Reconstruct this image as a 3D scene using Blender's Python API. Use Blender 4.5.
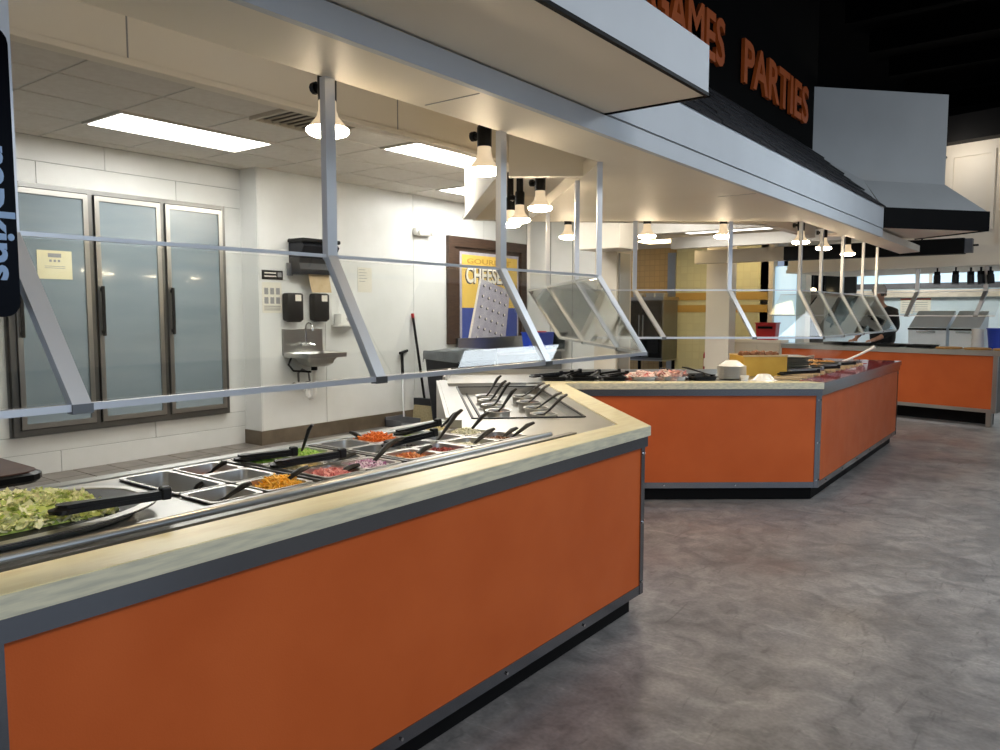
import bpy, bmesh, math, random
from math import sin, cos, pi, radians
from mathutils import Vector, Matrix
random.seed(7)
for o in list(bpy.data.objects): bpy.data.objects.remove(o, do_unlink=True)
scene = bpy.context.scene
COL = scene.collection

# ------------------------------------------------------------------ camera
cam_d = bpy.data.cameras.new('camera'); cam = bpy.data.objects.new('camera', cam_d); COL.objects.link(cam)
cam_d.sensor_width = 36; cam_d.lens = 27.72; cam_d.clip_start = .05; cam_d.clip_end = 100
_R = Matrix(((0.79723247, -0.04922689, 0.60166195), (0.60367242, 0.06501088, -0.79457737), (0.0, 0.9966696, 0.08154569)))
cam.matrix_world = Matrix.Translation((0, 0, 1.45)) @ _R.to_4x4()
scene.camera = cam
# ------------------------------------------------------------------ world, big lights, exposure
vs = scene.view_settings
vs.view_transform = 'Standard'; vs.look = 'None'; vs.gamma = 1; vs.exposure = 0.95; vs.use_curve_mapping = False
w = bpy.data.worlds.new('world'); scene.world = w; w.use_nodes = True
w.node_tree.nodes['Background'].inputs[0].default_value = (.55, .68, .9, 1)
w.node_tree.nodes['Background'].inputs[1].default_value = .25
def area(name, loc, target, size, size_y, power, col):
    l = bpy.data.lights.new(name, 'AREA'); l.shape = 'RECTANGLE'; l.size = size; l.size_y = size_y
    l.energy = power; l.color = col
    o = bpy.data.objects.new(name, l); COL.objects.link(o); o.location = loc
    o.rotation_euler = (Vector(target) - Vector(loc)).to_track_quat('-Z', 'Y').to_euler()
    return o
area('assumed_daylight_fill', (7.2, 2.5, 2.3), (-2, 3.5, 1.6), 7.0, 2.4, 44, (.58, .77, 1.0))  # unseen area lamp adding the cool light assumed from the customer side
area('salad_bar_fill', (3.2, .6, 4.3), (2.6, 1.0, 0), 2.0, 1.6, 90, (.92, .96, 1.0))  # added fill lamp, out of view, brightening the salad bar front
l_ = area('assumed_light_panel', (.6, 5.5, 3.3), (.6, 5.5, 0), 2.1, 1.4, 37, (.82, .92, 1.0)); l_.rotation_euler = (0, 0, 0)  # unseen panel assumed overhead, placed for its reflection in the glass guards
area('assumed_overhead_far', (1.4, 9.0, 4.3), (1.0, 9.0, 0), 2.0, 1.6, 16, (.9, .95, 1.0))  # unseen overhead lamp, assumed and added above the far dining floor

# ------------------------------------------------------------------ helpers
def L(c):                       # sRGB 0-255 -> linear rgba
    f = lambda v: ((v/255)/12.92 if v/255 <= .04045 else ((v/255+.055)/1.055)**2.4)
    return (f(c[0]), f(c[1]), f(c[2]), 1)
MATS = {}
def mat(name, c=(200, 200, 200), rough=.5, metal=0., c2=None, vs=6., stretch=(1, 1, 1), bump=0., bs=60., coat=0., emit=0., ecol=None, spec=.5, island=False, ramp=(.35, .65), detail=4., trans=0., rv=0., alpha=1.):
    m = bpy.data.materials.new(name); m.use_nodes = True; nt = m.node_tree; N = nt.nodes; K = nt.links
    b = N['Principled BSDF']; b.inputs['Base Color'].default_value = L(c); b.inputs['Roughness'].default_value = rough
    b.inputs['Metallic'].default_value = metal; b.inputs['Specular IOR Level'].default_value = spec; b.inputs['Coat Weight'].default_value = coat
    b.inputs['Transmission Weight'].default_value = trans
    if emit:
        b.inputs['Emission Color'].default_value = L(ecol or c); b.inputs['Emission Strength'].default_value = emit
    tc = N.new('ShaderNodeTexCoord'); mp = N.new('ShaderNodeMapping'); mp.inputs['Scale'].default_value = stretch
    K.new(tc.outputs['Object'], mp.inputs['Vector'])
    if c2:
        cr = N.new('ShaderNodeValToRGB'); cr.color_ramp.elements[0].color = L(c); cr.color_ramp.elements[1].color = L(c2)
        cr.color_ramp.elements[0].position = ramp[0]; cr.color_ramp.elements[1].position = ramp[1]
        if island:
            g = N.new('ShaderNodeNewGeometry'); K.new(g.outputs['Random Per Island'], cr.inputs[0])
        else:
            n = N.new('ShaderNodeTexNoise'); n.inputs['Scale'].default_value = vs; n.inputs['Detail'].default_value = detail
            K.new(mp.outputs[0], n.inputs['Vector']); K.new(n.outputs[0], cr.inputs[0])
        K.new(cr.outputs[0], b.inputs['Base Color'])
    if rv:
        n3 = N.new('ShaderNodeTexNoise'); n3.inputs['Scale'].default_value = vs*1.7; n3.inputs['Detail'].default_value = 3
        K.new(mp.outputs[0], n3.inputs['Vector']); mr = N.new('ShaderNodeMapRange')
        mr.inputs['From Min'].default_value = .3; mr.inputs['From Max'].default_value = .7
        mr.inputs['To Min'].default_value = rough-rv; mr.inputs['To Max'].default_value = rough+rv
        K.new(n3.outputs[0], mr.inputs['Value']); K.new(mr.outputs[0], b.inputs['Roughness'])
    if bump:
        n2 = N.new('ShaderNodeTexNoise'); n2.inputs['Scale'].default_value = bs; n2.inputs['Detail'].default_value = 3
        K.new(mp.outputs[0], n2.inputs['Vector']); bp = N.new('ShaderNodeBump'); bp.inputs['Strength'].default_value = bump; bp.inputs['Distance'].default_value = .01
        K.new(n2.outputs[0], bp.inputs['Height']); K.new(bp.outputs[0], b.inputs['Normal'])
    if alpha < 1: b.inputs['Alpha'].default_value = alpha
    MATS[name] = m
    return m
def glassmat(name, tint=(251, 252, 251), ior=1.5):
    m = bpy.data.materials.new(name); m.use_nodes = True; nt = m.node_tree; N = nt.nodes; K = nt.links
    N.remove(N['Principled BSDF']); out = N['Material Output']
    t = N.new('ShaderNodeBsdfTransparent'); t.inputs[0].default_value = L(tint)
    g = N.new('ShaderNodeBsdfGlossy'); g.inputs['Roughness'].default_value = .01
    f = N.new('ShaderNodeFresnel'); g0 = N.new('ShaderNodeNewGeometry'); mr = N.new('ShaderNodeMapRange')
    mr.inputs['To Min'].default_value = ior; mr.inputs['To Max'].default_value = 1/ior      # same reflectance on both faces of the sheet
    K.new(g0.outputs['Backfacing'], mr.inputs['Value']); K.new(mr.outputs[0], f.inputs[0])
    mx = N.new('ShaderNodeMixShader'); K.new(f.outputs[0], mx.inputs[0]); K.new(t.outputs[0], mx.inputs[1]); K.new(g.outputs[0], mx.inputs[2])
    K.new(mx.outputs[0], out.inputs[0]); MATS[name] = m
    return m

class MB:
    def __init__(s): s.v = []; s.f = []
    def add(s, vs, fs, M=None):
        b = len(s.v)
        s.v += [tuple(M @ Vector(p)) if M else tuple(p) for p in vs]
        s.f += [tuple(i+b for i in f) for f in fs]
        return s
    def box(s, c, d, M=None, bev=0):
        x, y, z = c; a, b, e = d[0]/2, d[1]/2, d[2]/2
        if bev:
            bm = bmesh.new(); bmesh.ops.create_cube(bm, size=1)
            for v in bm.verts: v.co = Vector((x+v.co.x*d[0], y+v.co.y*d[1], z+v.co.z*d[2]))
            bmesh.ops.bevel(bm, geom=bm.edges[:], offset=bev, segments=2, affect='EDGES', profile=.5)
            bm.verts.index_update(); vs_ = [v.co.copy() for v in bm.verts]; fs = [[v.index for v in f.verts] for f in bm.faces]; bm.free()
            return s.add(vs_, fs, M)
        v = [(x+i*a, y+j*b, z+k*e) for i in (-1, 1) for j in (-1, 1) for k in (-1, 1)]
        return s.add(v, [(0, 1, 3, 2), (4, 6, 7, 5), (0, 4, 5, 1), (2, 3, 7, 6), (0, 2, 6, 4), (1, 5, 7, 3)], M)
    def b2(s, lo, hi, M=None, bev=0):
        return s.box([(lo[i]+hi[i])/2 for i in range(3)], [hi[i]-lo[i] for i in range(3)], M, bev)
    def prism(s, poly, z0, z1, M=None):
        n = len(poly); v = [(p[0], p[1], z0) for p in poly]+[(p[0], p[1], z1) for p in poly]
        a = sum(poly[i][0]*poly[(i+1) % n][1]-poly[(i+1) % n][0]*poly[i][1] for i in range(n))
        f = [tuple(range(n))[::-1], tuple(range(n, 2*n))]+[(i, (i+1) % n, n+(i+1) % n, n+i) for i in range(n)]
        if a < 0: f = [q[::-1] for q in f]
        return s.add(v, f, M)
    def beam(s, p, q, w, t, up=(0, 0, 1)):            # w across, t along 'up'-ish
        p = Vector(p); q = Vector(q); d = (q-p); ln = d.length; d.normalize()
        x = d.cross(Vector(up)); 
        if x.length < 1e-4: x = d.cross(Vector((1, 0, 0)))
        x.normalize(); u = x.cross(d).normalized()
        v = [p+x*i*w/2+u*j*t/2+d*k*ln for i in (-1, 1) for j in (-1, 1) for k in (0, 1)]
        return s.add(v, [(0, 1, 3, 2), (4, 6, 7, 5), (0, 4, 5, 1), (2, 3, 7, 6), (0, 2, 6, 4), (1, 5, 7, 3)])
    def tube(s, pts, r, n=8, M=None, flat=1.):
        pts = [Vector(p) for p in pts]; rs = r if isinstance(r, (list, tuple)) else [r]*len(pts)
        rings = []; prev = None
        for i, p in enumerate(pts):
            d = (pts[min(i+1, len(pts)-1)]-pts[max(i-1, 0)]).normalized()
            a = prev or (Vector((0, 0, 1)) if abs(d.z) < .9 else Vector((1, 0, 0)))
            x = d.cross(a).normalized(); u = x.cross(d).normalized(); prev = u
            rings.append([p+(x*cos(2*pi*k/n)+u*sin(2*pi*k/n)*flat)*rs[i] for k in range(n)])
        v = [q for r_ in rings for q in r_]; f = []
        for i in range(len(pts)-1):
            for k in range(n): f.append((i*n+k, i*n+(k+1) % n, (i+1)*n+(k+1) % n, (i+1)*n+k))
        f += [tuple(range(n))[::-1], tuple(range(len(v)-n, len(v)))]
        return s.add(v, f, M)
    def loops(s, rings, M=None, cap0=True, cap1=True):
        n = len(rings[0]); v = [q for r in rings for q in r]; f = []
        for i in range(len(rings)-1):
            for k in range(n): f.append((i*n+k, i*n+(k+1) % n, (i+1)*n+(k+1) % n, (i+1)*n+k))
        if cap0: f.append(tuple(range(n))[::-1])
        if cap1: f.append(tuple(range(len(v)-n, len(v))))
        return s.add(v, f, M)
    def lathe(s, prof, n=20, M=None, sx=1, sy=1):
        return s.loops([[(r*cos(2*pi*k/n)*sx, r*sin(2*pi*k/n)*sy, z) for k in range(n)] for r, z in prof], M)
    def cyl(s, p, q, r, n=12): return s.tube([p, q], r, n)
    def build(s, name, m, parent=None, smooth=False, kind=None):
        me = bpy.data.meshes.new(name); me.from_pydata(s.v, [], s.f); me.update()
        if smooth:
            for p in me.polygons: p.use_smooth = True
            me.set_sharp_from_angle(angle=radians(40))
        me.materials.append(MATS[m] if isinstance(m, str) else m)
        return link(name, me, parent, kind)
def link(name, me, parent=None, kind=None):
    o = bpy.data.objects.new(name, me); COL.objects.link(o)
    if parent: o.parent = parent
    if kind: o['kind'] = kind
    return o
def tag(o, label, cat, group=None, kind=None):
    o['label'] = label; o['category'] = cat
    if group: o['group'] = group
    if kind: o['kind'] = kind
    return o
def thing(name, label, cat, loc=(0, 0, 0), rz=0, group=None, kind=None):
    o = bpy.data.objects.new(name, None); COL.objects.link(o); o.empty_display_size = .1
    o.location = loc; o.rotation_euler = (0, 0, rz)
    return tag(o, label, cat, group, kind)
def struct(o, label=None):
    o['kind'] = 'structure'
    if label: o['label'] = label
    return o
def copy_tree(o, parent=None):
    c = o.copy(); COL.objects.link(c); c.parent = parent
    for ch in [x for x in o.children]: copy_tree(ch, c)
    return c
def rrect(w, l, r, z, n=4):
    pts = []
    for cx, cy, a0 in ((w/2-r, l/2-r, 0), (-w/2+r, l/2-r, 90), (-w/2+r, -l/2+r, 180), (w/2-r, -l/2+r, 270)):
        for k in range(n+1):
            a = radians(a0+90*k/n); pts.append((cx+r*cos(a), cy+r*sin(a), z))
    return pts
def TR(x, y, z, rz=0, rx=0, ry=0): return Matrix.Translation((x, y, z)) @ Matrix.Rotation(rz, 4, 'Z') @ Matrix.Rotation(ry, 4, 'Y') @ Matrix.Rotation(rx, 4, 'X')
def textmesh(name, body, m, parent, M, size, extrude=.004, offset=0., sx=1., align='LEFT'):
    cu = bpy.data.curves.new(name, 'FONT'); cu.body = body; cu.size = size; cu.extrude = extrude; cu.offset = offset; cu.align_x = align; cu.resolution_u = 3
    t = bpy.data.objects.new(name+'_t', cu); COL.objects.link(t)
    dg = bpy.context.evaluated_depsgraph_get(); me = bpy.data.meshes.new_from_object(t.evaluated_get(dg))
    bpy.data.objects.remove(t, do_unlink=True); bpy.data.curves.remove(cu)
    me.transform(M @ Matrix.Diagonal((sx, 1, 1, 1)))
    me.materials.clear(); me.materials.append(MATS[m]); me.name = name
    return link(name, me, parent)
def frame(xd, yd, o):                  # matrix with local x, y axes and origin
    x = Vector(xd).normalized(); y = Vector(yd).normalized(); z = x.cross(y)
    return Matrix(((x[0], y[0], z[0], o[0]), (x[1], y[1], z[1], o[1]), (x[2], y[2], z[2], o[2]), (0, 0, 0, 1)))

# ------------------------------------------------------------------ materials
mat('concrete', (112, 106, 103), .42, c2=(146, 139, 134), vs=1.1, bump=.12, bs=14, ramp=(.3, .72), detail=9, rv=.12)
def concrete():
    m = MATS['concrete']; nt = m.node_tree; N = nt.nodes; K = nt.links; b = N['Principled BSDF']
    mp = [n for n in N if n.type == 'MAPPING'][0]
    def noise(sc, det, dist=0., st=(1, 1, 1), rot=0.):
        q = N.new('ShaderNodeMapping'); q.inputs['Scale'].default_value = st; q.inputs['Rotation'].default_value = (0, 0, rot); K.new(mp.outputs[0], q.inputs['Vector'])
        n = N.new('ShaderNodeTexNoise'); n.inputs['Scale'].default_value = sc; n.inputs['Detail'].default_value = det; n.inputs['Distortion'].default_value = dist; K.new(q.outputs[0], n.inputs['Vector']); return n.outputs[0]
    def ramp(src, p0, c0, p1, c1):
        r_ = N.new('ShaderNodeValToRGB'); r_.color_ramp.elements[0].position = p0; r_.color_ramp.elements[0].color = c0; r_.color_ramp.elements[1].position = p1; r_.color_ramp.elements[1].color = c1; K.new(src, r_.inputs[0]); return r_.outputs[0]
    def mix(mode, fac, a, c):
        x = N.new('ShaderNodeMix'); x.data_type = 'RGBA'; x.blend_type = mode
        if isinstance(fac, float): x.inputs[0].default_value = fac
        else: K.new(fac, x.inputs[0])
        K.new(a, x.inputs[6]); K.new(c, x.inputs[7]); return x.outputs[2]
    base = ramp(noise(.9, 8, .6), .3, L((120, 116, 114)), .7, L((160, 156, 153)))
    mid = ramp(noise(5.5, 8, 1.2), .32, (.62, .62, .63, 1), .66, (1.12, 1.11, 1.1, 1))
    fine = ramp(noise(60, 3), .3, (.84, .84, .84, 1), .7, (1.1, 1.1, 1.1, 1))
    scr = ramp(noise(3.2, 10, 2.2, (1, 5, 1), .6), .60, (1, 1, 1, 1), .70, (1.22, 1.21, 1.2, 1))
    drk = ramp(noise(2.1, 10, 3.0, (4, 1, 1), .9), .62, (1, 1, 1, 1), .72, (.70, .69, .69, 1))
    c = mix('MULTIPLY', 1., base, mid); c = mix('MULTIPLY', 1., c, fine); c = mix('MULTIPLY', 1., c, scr); c = mix('MULTIPLY', 1., c, drk)
    K.new(c, b.inputs['Base Color'])
concrete()
mat('kitchen_floor', (96, 90, 84), .5, c2=(118, 112, 104), vs=3)
mat('quarry_tile', (104, 98, 92), .4, c2=(128, 121, 113), vs=4, bump=.05)
mat('white_wall', (222, 222, 216), .5, c2=(230, 230, 226), vs=2, bump=.03, bs=30)
mat('frp', (224, 225, 221), .38, c2=(231, 232, 229), vs=2.5, bump=.06, bs=90)
mat('groove', (150, 150, 146), .6)
mat('ceil_tile', (222, 214, 202), .8, c2=(228, 221, 210), vs=20, bump=.1, bs=150)
mat('grid', (214, 208, 198), .5)
mat('soffit_white', (236, 227, 210), .5, c2=(241, 233, 218), vs=1.5, bump=.03, bs=12)
mat('fascia', (200, 204, 208), .58, c2=(207, 211, 215), vs=2, bump=.04, bs=9)
mat('cream', (212, 202, 184), .6, c2=(220, 211, 195), vs=2)
mat('black', (9, 9, 10), .6, c2=(12, 12, 13), vs=5, spec=.15)
mat('black_ceiling', (5, 5, 5), .9, c2=(7, 7, 7), vs=3, spec=.02)
mat('black_wall', (7, 7, 7), .8, c2=(9, 9, 9), vs=3, spec=.08)
mat('black_gloss', (4, 5, 12), .25, spec=.06)
mat('plastic', (12, 12, 13), .4, c2=(17, 17, 18), vs=9, spec=.3)
mat('shingle', (26, 26, 29), .6, c2=(40, 40, 44), island=True, bump=.2, bs=60)
mat('orange', (198, 92, 39), .45, c2=(206, 99, 45), vs=3, bump=.05, bs=220, rv=.04, spec=.28)
mat('orange_letter', (206, 98, 40), .45, c2=(214, 106, 46), vs=4)
mat('steel', (176, 175, 171), .32, 1., c2=(184, 183, 179), vs=3)
mat('steel_trim', (134, 137, 143), .2, 1., c2=(138, 141, 147), vs=3)
mat('steel_dark', (124, 124, 123), .36, 1., c2=(132, 132, 130), vs=4)
mat('steel_pan', (206, 204, 199), .36, 1., c2=(212, 210, 206), vs=6)
mat('steel_bright', (224, 231, 237), .4, .6, c2=(230, 236, 241), vs=3)
mat('alu', (216, 217, 219), .46, 1., c2=(222, 223, 225), vs=3)
mat('chrome', (215, 215, 215), .1, 1.)
mat('wood_top', (244, 232, 184), .35, c2=(230, 214, 162), vs=5, stretch=(6, 1.2, 6), ramp=(.42, .72), coat=.3)
mat('wood_edge', (226, 220, 192), .4, c2=(196, 193, 172), vs=6, stretch=(6, 1.5, 14), ramp=(.4, .68))
mat('red_top', (150, 26, 32), .12, c2=(168, 34, 40), vs=5, coat=.4)
mat('frost', (132, 145, 152), .12, c2=(144, 156, 162), vs=1.2, stretch=(1, .6, 4), coat=.5)
mat('gasket', (20, 21, 23), .5)
mat('brown', (74, 54, 40), .5, c2=(60, 43, 32), vs=6, stretch=(1, 1, 9))
mat('brown_base', (112, 100, 84), .55, c2=(96, 85, 70), vs=5)
mat('brown_top', (104, 72, 62), .4, c2=(92, 62, 54), vs=9)
mat('paper', (226, 222, 206), .8, c2=(232, 228, 214), vs=6)
mat('paper_cream', (232, 222, 180), .8, c2=(236, 228, 192), vs=6)
mat('kraft', (196, 172, 132), .85, c2=(206, 184, 146), vs=12)
mat('ink', (52, 52, 54), .7)
mat('ink_soft', (150, 150, 150), .7)
mat('p_yellow', (222, 184, 84), .6, c2=(228, 192, 96), vs=8)
mat('p_blue', (62, 78, 150), .6, c2=(70, 86, 158), vs=8)
mat('p_gray', (168, 164, 176), .6, c2=(184, 180, 190), vs=8)
mat('p_white', (238, 232, 218), .6)
mat('p_dark', (58, 52, 60), .6)
mat('p_amber', (190, 150, 60), .6)
mat('bin_black', (24, 26, 32), .45, c2=(32, 34, 40), vs=6)
mat('liner', (128, 133, 136), .3, c2=(150, 155, 158), vs=5, bump=.4, bs=12, alpha=.6)
mat('blue_plastic', (30, 62, 170), .35, c2=(36, 70, 180), vs=5)
mat('white_plastic', (232, 230, 224), .35, c2=(238, 236, 231), vs=7)
mat('white_ceramic', (238, 235, 228), .2, c2=(242, 240, 234), vs=7)
mat('grey_plastic', (92, 94, 98), .5, c2=(104, 106, 110), vs=6)
mat('yellow_box', (206, 158, 52), .5, c2=(216, 170, 64), vs=7)
mat('bristle', (192, 178, 140), .9, c2=(172, 158, 122), vs=60, bump=.6, bs=200)
mat('tan_tile', (206, 170, 104), .4)
mat('pale_wall', (204, 200, 156), .5, c2=(212, 208, 166), vs=3)
mat('mustard', (190, 150, 66), .45)
mat('pale_blue', (196, 214, 224), .5, c2=(206, 222, 230), vs=3)
mat('red', (176, 30, 34), .35, c2=(186, 36, 40), vs=5)
mat('lettuce', (248, 244, 196), .45, c2=(186, 204, 96), island=True, ramp=(.35, 1.))
mat('green_food', (120, 176, 52), .45, c2=(186, 210, 110), island=True, ramp=(.2, .9))
mat('corn', (236, 206, 70), .4, c2=(222, 182, 40), island=True)
mat('cheese', (246, 178, 44), .45, c2=(250, 200, 84), island=True)
mat('ham', (196, 104, 100), .45, c2=(224, 150, 140), island=True)
mat('onion', (230, 210, 220), .4, c2=(170, 90, 140), island=True, ramp=(.4, 1))
mat('carrot', (226, 110, 32), .45, c2=(240, 136, 54), island=True)
mat('bacon', (190, 100, 52), .5, c2=(222, 150, 86), island=True)
mat('redfood', (120, 40, 36), .45, c2=(150, 60, 50), island=True)
mat('pasta', (234, 214, 150), .45, c2=(240, 226, 176), island=True)
mat('cottage', (236, 234, 214), .5, c2=(224, 222, 190), island=True)
mat('brownfood', (110, 70, 44), .5, c2=(140, 92, 58), island=True)
mat('shrimp', (242, 222, 212), .45, c2=(206, 110, 104), island=True, ramp=(.45, 1))
mat('pizza', (226, 190, 110), .5, c2=(202, 140, 70), vs=30)
mat('crust', (206, 160, 96), .6, c2=(180, 130, 70), vs=20)
mat('skin', (206, 150, 122), .5, c2=(214, 160, 132), vs=12)
mat('hair', (70, 52, 40), .7)
mat('shirt', (18, 18, 20), .75, c2=(26, 26, 29), vs=8)
mat('cap', (206, 204, 198), .8, c2=(216, 214, 208), vs=10)
mat("warmlit_bar", (214, 188, 150), .4, c2=(196, 168, 128), vs=6)  # steel bars; reflected warm light is put into the tan base colour
mat('panel_light', (255, 255, 255), .5, emit=11.5, ecol=(255, 254, 249))
mat('beam_fill_light', (255, 255, 255), .5, emit=6., ecol=(255, 250, 240))  # glow of the added panel that brightens the far beams
mat('beam_gap_fill', (255, 255, 255), .5, emit=2., ecol=(255, 250, 240))  # glow of the added panel between the two beams
mat('bulb', (255, 250, 240), .4, emit=42., ecol=(255, 232, 196))
mat('bulb_cone', (226, 214, 196), .35, emit=.28, ecol=(255, 226, 184))
mat('warm_light', (255, 240, 210), .5, emit=5., ecol=(255, 230, 180))
mat('window_light', (220, 236, 245), .3, emit=.42, ecol=(176, 214, 238))
mat('lettering', (150, 178, 214), .4)
mat('screen', (10, 11, 13), .2)
glassmat('glass'); glassmat('glass_grey', (170, 176, 176)); glassmat('glass_smoke', (226, 230, 228)); glassmat('clear_plastic', (214, 220, 222), 1.4)

# tiled far wall (tiles a few pixels each)
def brickmat(name, c, g, sc, axis):
    m = mat(name, c, .35); nt = m.node_tree; N = nt.nodes; K = nt.links; b = N['Principled BSDF']
    t = N.new('ShaderNodeTexBrick'); t.offset = 0; t.inputs['Color1'].default_value = L(c); t.inputs['Color2'].default_value = L([v*.96 for v in c]); t.inputs['Mortar'].default_value = L(g)
    t.inputs['Scale'].default_value = sc; t.inputs['Mortar Size'].default_value = .03; t.inputs['Brick Width'].default_value = .5; t.inputs['Row Height'].default_value = .5
    mp = [n for n in N if n.type == 'MAPPING'][0]; mp.inputs['Rotation'].default_value = axis
    K.new(mp.outputs[0], t.inputs['Vector']); K.new(t.outputs[0], b.inputs['Base Color'])
brickmat('tan_tile', (214, 176, 112), (196, 158, 98), 5, (radians(90), 0, 0))
brickmat('pale_tile', (210, 206, 166), (202, 197, 156), 4, (radians(90), 0, 0))

# ------------------------------------------------------------------ key polylines (customer side is to the right of travel)
def off(P, d):
    P = [Vector(p) for p in P]; out = []
    seg = [(P[i+1]-P[i]).normalized() for i in range(len(P)-1)]; nr = [Vector((-s.y, s.x)) for s in seg]
    for i, p in enumerate(P):
        if i == 0: out.append(p+nr[0]*d)
        elif i == len(P)-1: out.append(p+nr[-1]*d)
        else:
            n1, n2 = nr[i-1], nr[i]; b = (n1+n2).normalized(); out.append(p+b*(d/b.dot(n1)))
    return out
F = [(-1.61, -.8), (-1.61, 3.31), (-3.107, 4.908), (-1.55, 6.125), (-1.58, 9.4)]
dB = (Vector(F[2])-Vector(F[1])).normalized(); nB = Vector((-dB.y, dB.x))
dC = (Vector(F[3])-Vector(F[2])).normalized(); nC = Vector((-dC.y, dC.x))
ZS = 2.15

# ------------------------------------------------------------------ setting
fl = MB().b2((-7.5, -6, -.12), (8, 20, -.004)).build('floor', 'concrete'); struct(fl, 'worn grey polished concrete floor')
kf = MB().prism([(-7.34, -1), (-2.3, -1), (-2.3, 3.0), (-3.7, 4.4), (-3.7, 6), (-2.3, 7), (-2.3, 10), (-7.34, 10)], -.003, 0.0).build('kitchen_tiling', 'kitchen_floor', fl)
tm = MB().box((0, 0, .004), (.296, .296, .010), bev=.003); t0 = None
for i in range(6):
    for j in range(15):
        x = -7.34+.155+.305*i; y = .9+.305*j
        if x > -5.7: continue
        if x < -7.02 and y > 5.0: continue
        if t0 is None: t0 = tm.build('floor_tile', 'quarry_tile', fl); o = t0
        else: o = link('floor_tile', t0.data, fl)
        o.location = (x, y, 0)
# cooler wall with panel courses
wl = MB().b2((-7.5, -1.5, 0), (-7.352, 5.05, 2.98)).build('wall_left', 'groove'); struct(wl, 'white panelled wall around the cooler doors')
def wpanel(lo, hi, parent, m='frp'): return MB().b2(lo, hi, bev=.003).build('panel', m, parent)
for z0, z1, brk in ((0.003, .2, (-1.5, .6, 1.9, 3.1, 5.05)), (.2, .36, (-1.5, 1.2, 2.5, 4.0, 5.05)), (2.56, 2.76, (-1.5, 1.4, 3.0, 4.3, 5.05)), (2.76, 2.978, (-1.5, .9, 2.3, 3.6, 5.05))):
    for a, b in zip(brk, brk[1:]): wpanel((-7.352, a+.002, z0+.002), (-7.34, b-.002, z1-.002), wl)
wpanel((-7.352, -1.5, .362), (-7.34, 2.69, 2.558), wl); wpanel((-7.352, 4.82, .362), (-7.34, 5.05, 2.558), wl)
# sink wall
ws = MB().b2((-7.5, 5.05, 0), (-7.062, 10.1, 2.98)).build('wall_back', 'groove'); struct(ws, 'white wall panels behind the hand sink')
for a, b in ((5.05, 5.94), (5.94, 7.43), (7.43, 8.92), (8.92, 10.0)): wpanel((-7.062, a+.003, .16), (-7.05, b-.003, 2.978), ws)
MB().b2((-7.35, 5.038, .16), (-7.05, 5.05, 2.978)).build('panel', 'frp', ws)
bb = MB().b2((-7.05, 5.03, 0.001), (-7.035, 10, .16), bev=.004).b2((-7.34, 5.022, 0.001), (-7.035, 5.037, .16), bev=.004).build('baseboard_back', 'brown_base'); struct(bb, 'brown tiled cove base under the white panels')
# end wall + column
we = MB().b2((-7.05, 10.0, 0), (-5.78, 10.15, 2.98)).build('wall_end', 'white_wall'); struct(we, 'pale wall beside the framed poster')
for x in (-6.6, -6.2): MB().b2((x, 9.992, 0.01), (x+.012, 10.0, 2.97)).build('joint_strip', 'groove', we)
MB().b2((-5.78, 9.95, 0), (-5.42, 10.4, 2.6)).build('pillar', 'cream', we)
MB().b2((-5.42, 10.0, .002), (-5.39, 10.3, 2.3)).build('corner_guard', 'steel', we)
# kitchen ceiling
ce = MB().b2((-7.5, -1.5, 3.0), (-2.95, 10.1, 3.1)).build('ceiling', 'grid'); struct(ce, 'suspended tile ceiling over the kitchen')
XL = [-7.34, -7.14, -6.53, -5.92, -5.31, -4.70, -4.09, -3.48, -2.96]; YL = [-1.23+.71*i for i in range(16)]
lights_cells = {(2, 6), (2, 7), (4, 9), (4, 10), (2, 12), (2, 13), (5, 13), (5, 14)}; vent_cell = {(4, 7)}
for i in range(len(XL)-1):
    for j in range(len(YL)-1):
        if (i, j) in lights_cells or (i, j) in vent_cell: continue
        if i < 1 and YL[j] > 4.9: continue
        x0, x1, y0, y1 = XL[i]+.011, XL[i+1]-.011, YL[j]+.011, YL[j+1]-.011
        MB().b2((x0, y0, 2.975), (x1, y1, 3.0), bev=.003).build('ceiling_tile', 'ceil_tile', ce)
for x in XL[1:]: MB().b2((x-.012, -1.2, 2.982), (x+.012, 9.9, 2.999)).build('grid_rail', 'grid', ce)
for y in YL: MB().b2((-7.3, y-.012, 2.981), (-2.97, y+.012, 2.9985)).build('grid_rail', 'grid', ce)
for k, (x0, x1, y0, y1, lab) in enumerate(((-6.53, -5.92, 3.03, 4.45, 'long bright ceiling light panel over the cooler doors'), (-5.31, -4.70, 5.16, 6.58, 'bright ceiling light panel next to the white bulkhead'), (-6.53, -5.92, 7.29, 8.71, 'bright ceiling light panel in front of the framed cheese poster'), (-4.70, -4.09, 8.0, 9.42, 'added unseen light panel brightening the far beams'))):  # last panel is added, out of view, to brighten the far beams
    t = thing('ceiling_light', lab, 'ceiling light', ((x0+x1)/2, (y0+y1)/2, 2.96), group='kitchen ceiling light panels')
    a, b = (x1-x0)/2, (y1-y0)/2
    MB().b2((-a+.03, -b+.03, .006), (a-.03, b-.03, .03)).build('diffuser', 'panel_light' if k < 3 else 'beam_fill_light', t)
    m = MB()
    for lo, hi in (((-a, -b, 0), (a, -b+.03, .035)), ((-a, b-.03, 0), (a, b, .035)), ((-a, -b+.03, 0), (-a+.03, b-.03, .035)), ((a-.03, -b+.03, 0), (a, b-.03, .035))): m.b2(lo, hi)
    m.build('frame', 'grid', t)
t = thing('air_vent', 'brownish slatted air return grille in the kitchen ceiling', 'vent', (-5.005, 4.095, 2.95))
MB().b2((-.3, -.34, .03), (.3, .34, .045)).build('backing', 'brown_base', t)
for k in range(9): MB().box((0, 0, 0), (.56, .02, .012), TR(0, -.30+.075*k, .018, rx=.5)).build('slat', 'cream', t)
m = MB()
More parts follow.
